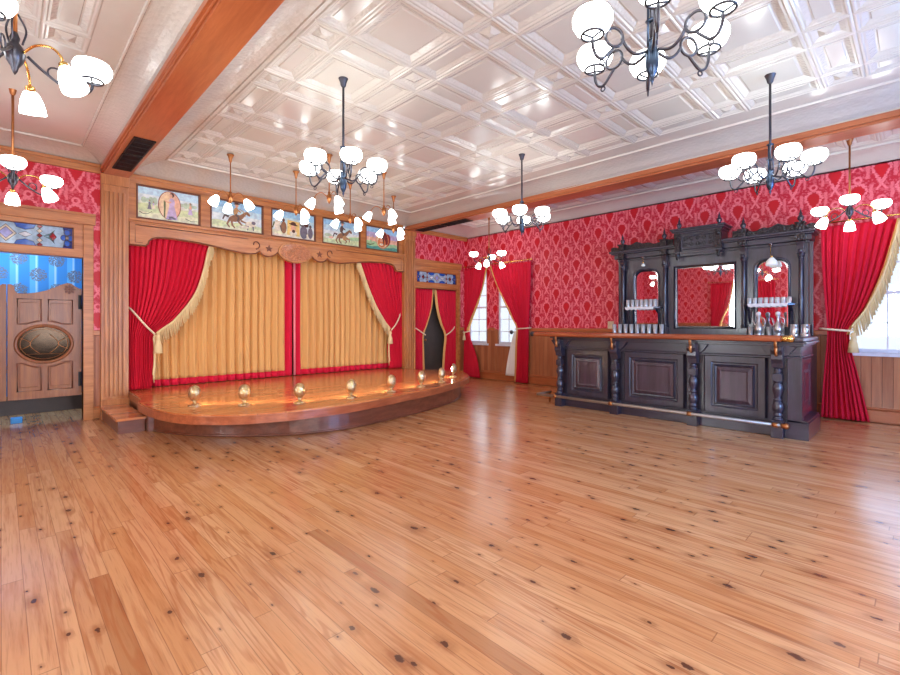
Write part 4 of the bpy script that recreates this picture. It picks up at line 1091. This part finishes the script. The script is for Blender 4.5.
def mirror(a, c, pts, name='mirror'):
    # glass leans forward a touch, as hung
    mt = lambda u, w, d: (XF+.045-(w-MZ0)*math.tan(tilt)-d, u, w)
    cu, cw = (a+c)/2, (MZ0+MZ1)/2
    inner = [(cu+(u-cu)*(1-.07/(c-a)), cw+(w-cw)*(1-.07/(MZ1-MZ0))) for u, w in pts]
    b = MB(); b.prism(inner, [], 0, .002, mt); r = b.build('mirror', M['mirror'], bb)
    b = MB(); o = [mt(u, w, -.004) for u, w in pts]; i_ = [mt(u, w, .002) for u, w in inner]; n = len(pts)
    b.add(o+i_, [(k, (k+1) % n, n+(k+1) % n, n+k) for k in range(n)]); b.build('bevel', M['mirror_bevel'], r)
mirror(MC[0], MC[1], holes[0]); mirror(ML[0], ML[1], holes[1]); mirror(MR[0], MR[1], holes[2])
# mirror mouldings
b = MB()
for h in holes: b.tube([mf(u, w, .004) for u, w in h], .016, 6, closed=True)
b.build('mirror_moulding', M['ebony'], bb)
# colonnettes
CP = [3.72, 3.00, 1.86, 1.17]
for y in CP:
    b = MB(); x = XF-.05
    b.box(x-.05, XF+.01, y-.055, y+.055, 1.12, 1.24)
    b.lathe([(.045, 1.24), (.035, 1.26), (.042, 1.28), (.028, 1.30), (.030, 1.6), (.036, 1.65), (.028, 1.70), (.026, 2.20), (.038, 2.22), (.026, 2.24), (.045, 2.28)], (x, y, 0), 14)
    b.box(x-.05, XF+.01, y-.05, y+.05, 2.28, 2.34)
    b.prism([(XF, 2.24), (XF-.05, 2.26), (XF-.085, 2.31), (XF-.10, 2.38), (XF-.12, 2.44), (XF, 2.44)], [], y-.04, y+.04, lambda u, w, d: (u, d, w))
    b.ball((XF-.09, y, 2.31), .035)
    b.build('colonnette', M['ebony'], bb, bevel=.003)
for y in (1.12, 1.06, 3.80): # outer pilaster strips
    b = MB(); b.box(XF-.02, XF+.01, y-.022, y+.022, 1.12, 2.44); b.build('pilaster_strip', M['ebony'], bb, bevel=.004)
# entablature
b = MB()
for d, e, z0, z1 in ((.02, .02, 2.42, 2.46), (.07, .06, 2.46, 2.54), (.11, .10, 2.54, 2.565), (.13, .13, 2.565, 2.60)): b.box(XF-d, XW-.02, Y0+.06-e*.7, Y1-.04+e, z0, z1)
b.build('entablature', M['ebony_y'], bb, bevel=.006)
for y in CP:
    b = MB(); b.box(XF-.15, XF, y-.055, y+.055, 2.45, 2.545); b.box(XF-.14, XF, y-.05, y+.05, 2.60, 2.70); b.box(XF-.155, XF, y-.062, y+.062, 2.69, 2.71); b.build('entablature_block', M['ebony_carved'], bb, bevel=.006)
# carved crest boards
for a, c in ((3.0, 3.93), (1.0, 1.86), (2.86, 3.0), (1.86, 2.0)):
    n = 20; top = []
    for k in range(n+1):
        t = k/n; u = a+(c-a)*t; hgt = .07+.05*max(0, 1-abs(t-.5)*3.2)+.012*math.sin(t*PI*9) if c-a > .3 else .10
        top.append((u, 2.60+hgt))
    b = MB(); b.prism([(a, 2.60), (c, 2.60)]+top[::-1], [], .05, .09, mf); b.build('crest', M['ebony_carved'], bb, bevel=.004)
# raised central pediment
b = MB(); b.box(XF-.12, XW-.03, 2.14, 2.80, 2.40, 2.76); b.build('pediment', M['ebony'], bb)
b = MB()
for d, e, z0, z1 in ((.14, .015, 2.43, 2.47), (.15, .02, 2.75, 2.78), (.18, .05, 2.78, 2.81), (.20, .07, 2.81, 2.835)): b.box(XF-d, XW-.03, 2.14-e, 2.80+e, z0, z1)
b.build('pediment_cornice', M['ebony_y'], bb, bevel=.005)
b = MB(); mp2 = IX(XF-.12); b.loops([(2.21, 2.73, 2.49, 2.735, 0), (2.22, 2.72, 2.50, 2.725, .016), (2.235, 2.705, 2.515, 2.71, .016), (2.245, 2.695, 2.525, 2.70, .004)], mp2)
b.mat(1)
rr = random.Random(5)
for k in range(10):
    cy = 2.285+.37*(k % 5)/4; cz = 2.565+.09*(k//5)
    sg = 1 if (k+k//5) % 2 else -1
    b.tube([mp2(cy+sg*.035*(1-i/14)*math.cos(i*.6), cz+.04*(1-i/14)*math.sin(i*.6), .010) for i in range(12)], .009, 5)
b.build('carved_panel', [M['ebony'], M['ebony_carved']], bb)
for y in (2.172, 2.768):
    b = MB(); b.box(XF-.17, XF-.10, y-.045, y+.045, 2.47, 2.76); b.ball((XF-.165, y, 2.70), .035); b.lathe([(.03, 2.42), (.04, 2.44), (.02, 2.39), (.03, 2.36), (.001, 2.33)][::-1], (XF-.14, y, 0), 10); b.build('pediment_bracket', M['ebony_carved'], bb, bevel=.004)
for y, z in ((3.72, 2.70), (3.00, 2.70), (1.86, 2.70), (1.17, 2.70), (2.765, 2.835), (2.18, 2.835)):
    b = MB(); b.lathe([(.04, 0), (.042, .012), (.02, .025), (.034, .05), (.04, .075), (.028, .10), (.014, .115), (.022, .128), (.012, .15), (.001, .205)], (XF-.07, y, z), 12); b.build('finial', M['ebony'], bb)
# shelves with brackets
SHELF = {}
for nm, a, c in (('left', 3.05, 3.68), ('right', 1.22, 1.84)):
    b = MB(); b.prism([(XF, a), (XF, c), (XF-.13, c), (XF-.20, c-.10), (XF-.20, a+.10), (XF-.13, a)], [], 1.565, 1.59, UP)
    sh = b.build('shelf', M['ebony_y'], bb, bevel=.004)
    for y in (a+.05, c-.05):
        b = MB(); b.prism([(XF, 1.30), (XF, 1.565), (XF-.15, 1.565), (XF-.13, 1.52), (XF-.07, 1.48), (XF-.05, 1.40)], [], y-.015, y+.015, lambda u, w, d: (u, d, w)); b.build('shelf_bracket', M['ebony'], sh)
# lamps under the cornice
for y, lab in ((3.36, 'small brass lamp under the cornice over the left arched mirror'), (1.52, 'small brass lamp with frosted shade over the right arched mirror')):
    r = thing('picture_lamp', (XF-.10, y, 2.46), lab, 'lamp', 'lamps on the back bar')
    b = MB(); b.lathe([(.001, -.045), (.014, -.04), (.02, -.02), (.032, -.008), (.032, 0)], (XF-.056, y, 2.4585), 14); b.build('canopy', M['silver'], r)
    z0 = 2.42 if y < 2 else 2.42; ln = .14 if y < 2 else .05
    b = MB(); b.tube([(XF-.056, y, 2.43), (XF-.075, y, 2.43-ln), (XF-.10, y-.02, 2.41-ln)], .006, 6); b.ball((XF-.10, y-.02, 2.405-ln), .018); b.build('stem', M['brass'], r)
    k = 1.0 if y < 2 else .4
    b = MB(); b.lathe([(.022*k, 0), (.03*k, -.01), (.065*k, -.05*k), (.075*k, -.10*k), (.06*k, -.115*k)], (XF-.10, y-.02, 2.39-ln), 16, cap=False); b.build('shade', M['frosted'], r, solid=.003)

# ------------------------------------------------------------------ glassware
def runner(a, c, x0, x1, z, lab):
    b = MB(); b.box(x0, x1, a, c, z, z+.003)
    n = 14; e = [(a+(c-a)*k/n, z+.003) for k in range(n+1)]+[(c-(c-a)*(k+.5)/n, z-.04-.012*(k % 2)) for k in range(n)]
    b.prism(e, [], x0-.006, x0-.002, lambda u, w, d: (d, u, w))
    tag(b.build('lace_runner', M['lining']), lab, 'runner', 'lace runners on the back bar')
runner(3.12, 3.62, XF-.205, XF-.02, 1.591, 'white lace runner hanging over the edge of the left shelf')
runner(1.29, 1.78, XF-.205, XF-.02, 1.591, 'white lace runner hanging over the edge of the right shelf')

ORD = ['first', 'second', 'third', 'fourth', 'fifth', 'sixth', 'seventh', 'eighth', 'ninth', 'tenth', 'eleventh', 'twelfth']
def tumbler_mb(c, r, h):
    b = MB(); b.lathe([(.001, 0), (r*.85, 0), (r*.88, .006), (r, h), (r*.93, h), (r*.8, .014), (.001, .012)], c, 14); return b
def glass_row(n, y0, y1, x, z, r, h, where, group, mat_='tumbler', kind='drinking_glass'):
    for k in range(n):
        y = y0+(y1-y0)*k/(n-1)
        o = tumbler_mb((0,0,0), r, h).build(kind, M[mat_], None)
        o.location = (x, y, z+.0015)
        tag(o, f'{ORD[k]} drinking glass from the left {where}', 'glass', group)
glass_row(7, 3.60, 3.13, XF-.12, 1.595, .031, .125, 'on the back bar\'s left shelf', 'glasses on the left shelf')
glass_row(8, 1.77, 1.29, XF-.12, 1.595, .029, .085, 'on the back bar\'s right shelf', 'glasses on the right shelf')
glass_row(9, 3.84, 3.02, 7.86, 1.12, .036, .175, 'on the counter below the left shelf', 'glasses on the counter, left')
glass_row(6, 1.76, 1.38, 7.90, 1.12, .034, .14, 'on the counter below the right shelf', 'glasses on the counter, right')
for k, y in enumerate((1.22, 1.10)):
    r = thing('tankard', (7.80, y, 1.1215), 'pewter tankard at the right end of the back bar, %s' % ('left of its twin' if k == 0 else 'nearest the big red curtain'), 'tankard', 'tankards on the back bar')
    b = MB(); b.lathe([(.001, 0), (.06, 0), (.058, .02), (.052, .06), (.05, .16), (.054, .175), (.047, .175), (.045, .02), (.001, .015)], (7.80, y, 1.1215), 18); b.build('body', M['pewter'], r)
    b = MB(); b.tube(spline([(7.755, y-.02, 1.26), (7.725, y-.035, 1.255), (7.72, y-.04, 1.21), (7.752, y-.025, 1.16)], 5), .008, 7); b.build('handle', M['pewter'], r)
for k, y in enumerate((1.63, 1.40)):
    r = thing('decanter', (7.76, y, 1.1215), 'silver ewer with pink-white stopper on the back bar, %s' % ('left one' if k == 0 else 'right one'), 'ewer', 'ewers on the back bar')
    b = MB(); b.lathe([(.045, 0), (.05, .01), (.03, .03), (.055, .07), (.06, .11), (.04, .17), (.02, .21), (.018, .27), (.03, .30)], (7.76, y, 1.1215), 16); b.build('body', M['pewter'], r)
    b = MB(); b.tube(spline([(7.76, y-.02, 1.40), (7.76, y-.07, 1.37), (7.76, y-.075, 1.30), (7.76, y-.05, 1.24)], 5), .006, 7); b.build('handle', M['pewter'], r)
    b = MB(); b.tube(spline([(7.76, y+.03, 1.26), (7.76, y+.06, 1.33), (7.76, y+.075, 1.38)], 5), .010, 7, r_end=.006); b.build('spout', M['pewter'], r)
    b = MB(); b.ball((7.76, y, 1.445), .032); b.build('stopper', M['lining'], r)

# ------------------------------------------------------------------ chandeliers
ZK = ZC+.036
BOWL = [(.030, 0), (.050, .004), (.078, .024), (.094, .055), (.095, .082), (.084, .106), (.076, .110), (.086, .082), (.085, .055), (.045, .016), (.001, .012)]
TULIP = [(.020, 0), (.036, -.018), (.054, -.06), (.062, -.10), (.066, -.135), (.060, -.135), (.050, -.07), (.03, -.025), (.001, -.02)]
def canopy_rod(r, drop, metal, k=1.0, rod_r=.011):
    b = MB(); b.lathe([(.062*k, 0), (.062*k, -.012), (.045*k, -.022), (.030*k, -.06), (.024*k, -.09), (.012, -.105)][::-1], n=18); b.build('canopy', M[metal], r, local=True)
    b = MB(); b.tube([(0,0,-.10), (0,0,-drop)], rod_r, 8); b.build('rod', M[metal], r, local=True)
def rotz(p, a): return (p[0]*math.cos(a)-p[1]*math.sin(a), p[0]*math.sin(a)+p[1]*math.cos(a), p[2])
def spider(b, c, a, rad=.052):
    b.tube([(c[0]+rad*math.cos(t), c[1]+rad*math.sin(t), c[2]) for t in [2*PI*i/18 for i in range(18)]], .006, 6, closed=True)
    for i in range(3):
        t = a+2*PI*i/3; b.tube([(c[0], c[1], c[2]-.012), (c[0]+rad*math.cos(t), c[1]+rad*math.sin(t), c[2])], .005, 5)
def chandelier(hub='iron_blue', body='iron', rodm='iron'):
    """six lit bowls on looped arms"""
    r = thing('chandelier', (0,0,0), '', 'chandelier', 'six-bowl iron chandeliers')
    canopy_rod(r, .95, rodm)
    b = MB()
    for a in (0, 2.1, 4.2): b.tube([(.022*math.cos(a), .022*math.sin(a), -.66), (.022*math.cos(a), .022*math.sin(a), -.93)], .006, 6)
    for z in (-.66, -.80): b.lathe([(.01, z-.012), (.032, z), (.01, z+.012)], n=14)
    b.lathe([(.001, -1.125), (.005, -1.105), (.011, -1.095), (.006, -1.085), (.016, -1.07), (.028, -1.04), (.033, -1.0), (.029, -.95), (.02, -.92), (.026, -.905), (.015, -.89)], n=18)
    b.build('hub', M[hub], r, local=True)
    for i in range(6):
        a = PI/3*i; pts = [(.03,0,-.955), (.09,0,-.975), (.135,0,-.95), (.165,0,-.905)]
        arm = spline(pts, 4); ring = [(.205+.046*math.cos(t), 0, -.905+.046*math.sin(t)) for t in [PI*2*k/18 for k in range(18)]]
        arm2 = spline([(.205,0,-.951), (.235,0,-.985), (.268,0,-1.015), (.300,0,-1.005), (.317,0,-.965), (.320,0,-.925)], 4)
        b = MB(); b.tube([rotz(p, a) for p in arm], .0075, 6); b.tube([rotz(p, a) for p in ring], .0075, 6, closed=True); b.tube([rotz(p, a) for p in arm2], .0075, 6)
        c = rotz((.270,0,-1.022), a); b.tube([(c[0]+.012*math.cos(t)*math.cos(a), c[1]+.012*math.cos(t)*math.sin(a), c[2]-.012+.012*math.sin(t)) for t in [PI*2*k/10 for k in range(10)]], .004, 5, closed=True)
        am = b.build('arm', M[body], r, local=True)
        b = MB(); spider(b, rotz((.320,0,-.908), a), a); b.build('gallery', M[body], am, local=True)
        b = MB(); c = rotz((.320,0,-.906), a); b.lathe(BOWL, c, 22); b.build('glass_bowl', M['opal'], r, local=True)
    return r
def combo(rodm='antique', body='iron', off=.0, rod_r=.011, hubm='iron'):
    """three lit bowls turned up and three tulip shades turned down"""
    r = thing('chandelier', (0,0,0), '', 'chandelier', 'chandeliers with bowls above tulip shades')
    canopy_rod(r, .80, rodm, .9, rod_r)
    b = MB(); b.lathe([(.001, -1.02), (.012, -1.0), (.016, -.98), (.034, -.95), (.043, -.91), (.034, -.875), (.016, -.85), (.022, -.83), (.012, -.80)], n=18)
    for a in (0, 2.1, 4.2): b.tube(spline([(.012*math.cos(a), .012*math.sin(a), -.70), (.045*math.cos(a), .045*math.sin(a), -.77), (.03*math.cos(a), .03*math.sin(a), -.85)], 5), .005, 5)
    b.build('hub', M[hubm], r, local=True)
    for i in range(3):
        a = 2*PI/3*i
        b = MB(); b.tube([rotz(p, a) for p in spline([(.05,0,-.90), (.13,0,-.955), (.23,0,-1.0), (.305,0,-.985), (.335,0,-.95), (.34,0,-.915)], 5)], .0075, 6)
        b.tube([rotz((.17+.035*math.cos(t), 0, -.94+.035*math.sin(t)), a) for t in [PI*2*k/14 for k in range(14)]], .005, 5, closed=True)
        am = b.build('arm', M[body], r, local=True)
        b = MB(); spider(b, rotz((.34,0,-.898), a), a); b.build('gallery', M[body], am, local=True)
        b = MB(); b.lathe([(q*1.0, h*.92) for q, h in BOWL], rotz((.34,0,-.896), a), 22); b.build('glass_bowl', M['opal'], r, local=True)
        a2 = a+off
        b = MB(); b.tube([rotz(p, a2) for p in spline([(.045,0,-.905), (.11,0,-.87), (.19,0,-.88), (.24,0,-.925), (.25,0,-.96)], 5)], .0065, 6)
        tl = Matrix.Rotation(a2, 4, 'Z') @ Matrix.Rotation(math.radians(-26), 4, 'Y'); c = rotz((.25,0,-.96), a2)
        b.lathe([(.008, .0), (.022, -.008), (.024, -.03), (.018, -.034)], c, 12, mtx=tl); b.build('tulip_arm', M['brass'], r, local=True)
        c2 = Vector(c)+(tl @ Vector((0,0,-.025)))
        b = MB(); b.lathe([(q*.92, h*.95) for q, h in TULIP], c2, 18, mtx=tl); b.build('tulip_shade', M['opal'], r, local=True)
    return r
def pendant(rodm='antique'):
    """three small tulip shades on a short stem"""
    r = thing('pendant_light', (0,0,0), '', 'pendant light', 'three-shade pendants over the stage')
    canopy_rod(r, .50, rodm, .75, .008)
    b = MB(); b.lathe([(.001, -.66), (.01, -.65), (.022, -.625), (.034, -.59), (.03, -.55), (.014, -.52), (.02, -.505), (.008, -.49)], n=14); b.build('hub', M[rodm], r, local=True)
    for i in range(3):
        a = 2*PI/3*i
        b = MB(); b.tube([rotz(p, a) for p in spline([(.025,0,-.57), (.07,0,-.525), (.12,0,-.515), (.165,0,-.545), (.185,0,-.58)], 5)], .006, 6)
        tl = Matrix.Rotation(a, 4, 'Z') @ Matrix.Rotation(math.radians(-30), 4, 'Y'); c = rotz((.185,0,-.58), a)
        b.lathe([(.008, 0), (.02, -.008), (.022, -.028), (.016, -.032)], c, 12, mtx=tl); b.build('arm', M[rodm], r, local=True)
        c2 = Vector(c)+(tl @ Vector((0,0,-.022)))
        b = MB(); b.lathe([(q*.92, h*1.0) for q, h in TULIP], c2, 16, mtx=tl); b.build('tulip_shade', M['opal'], r, local=True)
    return r
A = chandelier(); A.location = (2.28, 3.76, ZK); A.rotation_euler = (0,0,.19); A['label'] = 'six-bowl iron chandelier in front of the stage'
copy_tree(A, (5.02, 3.76, ZK), .56, 'six-bowl iron chandelier farthest back, before the far window curtains')
copy_tree(A, (5.05, .97, ZK), .59, 'six-bowl iron chandelier hanging in front of the back bar')
copy_tree(A, (2.315, .935, ZK), .46, 'six-bowl iron chandelier nearest the camera, cut off at the top edge')
Cn = combo('antique', 'iron', PI/3); Cn.location = (.05, 3.27, ZK); Cn.rotation_euler = (0,0,.26); Cn['label'] = 'large chandelier of bowls and tulip shades cut off at the upper left corner'
copy_tree(Cn, (.08, 6.15, ZC+.05), .52, 'chandelier on a long brass rod in front of the transom over the swing doors')
copy_tree(Cn, (7.50, .62, ZK), 1.13, 'chandelier of bowls and tulips above the large red curtain right of the bar')
copy_tree(Cn, (7.42, 6.42, ZK), .54, 'chandelier of bowls and tulips in front of the far window curtains')
PS = [(2.20, 6.47, 1.38), (3.14, 6.50, .60), (3.15, 5.55, .52), (4.02, 6.42, .49), (4.10, 5.62, .42), (4.99, 6.55, .40)]
PLb = ['leftmost three-shade pendant, over the galloping cowboy painting', 'three-shade pendant over the yellow poster painting, in the row nearest the stage wall', 'three-shade pendant right below the front-of-stage chandelier, in the outer row',
       'three-shade pendant in front of the dark rider painting, in the row nearest the stage wall', 'three-shade pendant just right of the front-of-stage chandelier, in the outer row', 'rightmost three-shade pendant, before the orange oval portrait painting']
Pn = pendant(); Pn.location = (PS[0][0], PS[0][1], ZC); Pn.rotation_euler = (0,0,PS[0][2]); Pn['label'] = PLb[0]
for i in range(1, 6): copy_tree(Pn, (PS[i][0], PS[i][1], ZC), PS[i][2], PLb[i])

# ------------------------------------------------------------------ light
w = bpy.data.worlds.new('world'); SC.world = w; w.use_nodes = True
w.node_tree.nodes['Background'].inputs[0].default_value = (.86, .93, 1, 1); w.node_tree.nodes['Background'].inputs[1].default_value = 1.1
def area(name, loc, rot, sx, sy, power, col):
    l = bpy.data.lights.new(name, 'AREA'); l.shape = 'RECTANGLE'; l.size = sx; l.size_y = sy; l.energy = power; l.color = col
    o = bpy.data.objects.new(name, l); COL.objects.link(o); o.location = loc; o.rotation_euler = rot; return o
for i, (a, c, d, f) in enumerate(WIN_F):      # added fill light, set at the unseen windows behind the camera
    area('added_fill_behind', ((a+c)/2, YF-.25, (d+f)/2), (PI/2, 0, 0), c-a, f-d, [140, 140, 140, 240][i], [(1, 1, .95), (.95, 1, 1), (.5, .72, 1), (.2, .46, 1)][i])
for i, (a, c, d, f) in enumerate(WIN_R):
    area('daylight_right', (XW+.3, (a+c)/2, (d+f)/2), (0, PI/2, 0), f-d, c-a, [5, 5, 10, 14][i], [(.85, .93, 1), (.85, .93, 1), (.32, .56, 1), (.3, .52, 1)][i])
for a, c in ((3.95, 4.85), (.4, 1.3)):
    area('daylight_left', (XL-.3, (a+c)/2, 1.7), (0, -PI/2, 0), 1.6, .9, 130, (.93, 1, .98))
area('hall_lamp', (-.2, 8.5, 2.95), (0, 0, 0), 1.2, .5, 42, (.5, .74, 1))
SC.view_settings.view_transform = 'Standard'; SC.view_settings.look = 'None'; SC.view_settings.gamma = 1.0
SC.view_settings.use_curve_mapping = False; SC.view_settings.exposure = .22
SC.cycles.use_denoising = True
SC.cycles.max_bounces = 8; SC.cycles.transparent_max_bounces = 12
SC.cycles.sample_clamp_indirect = 6
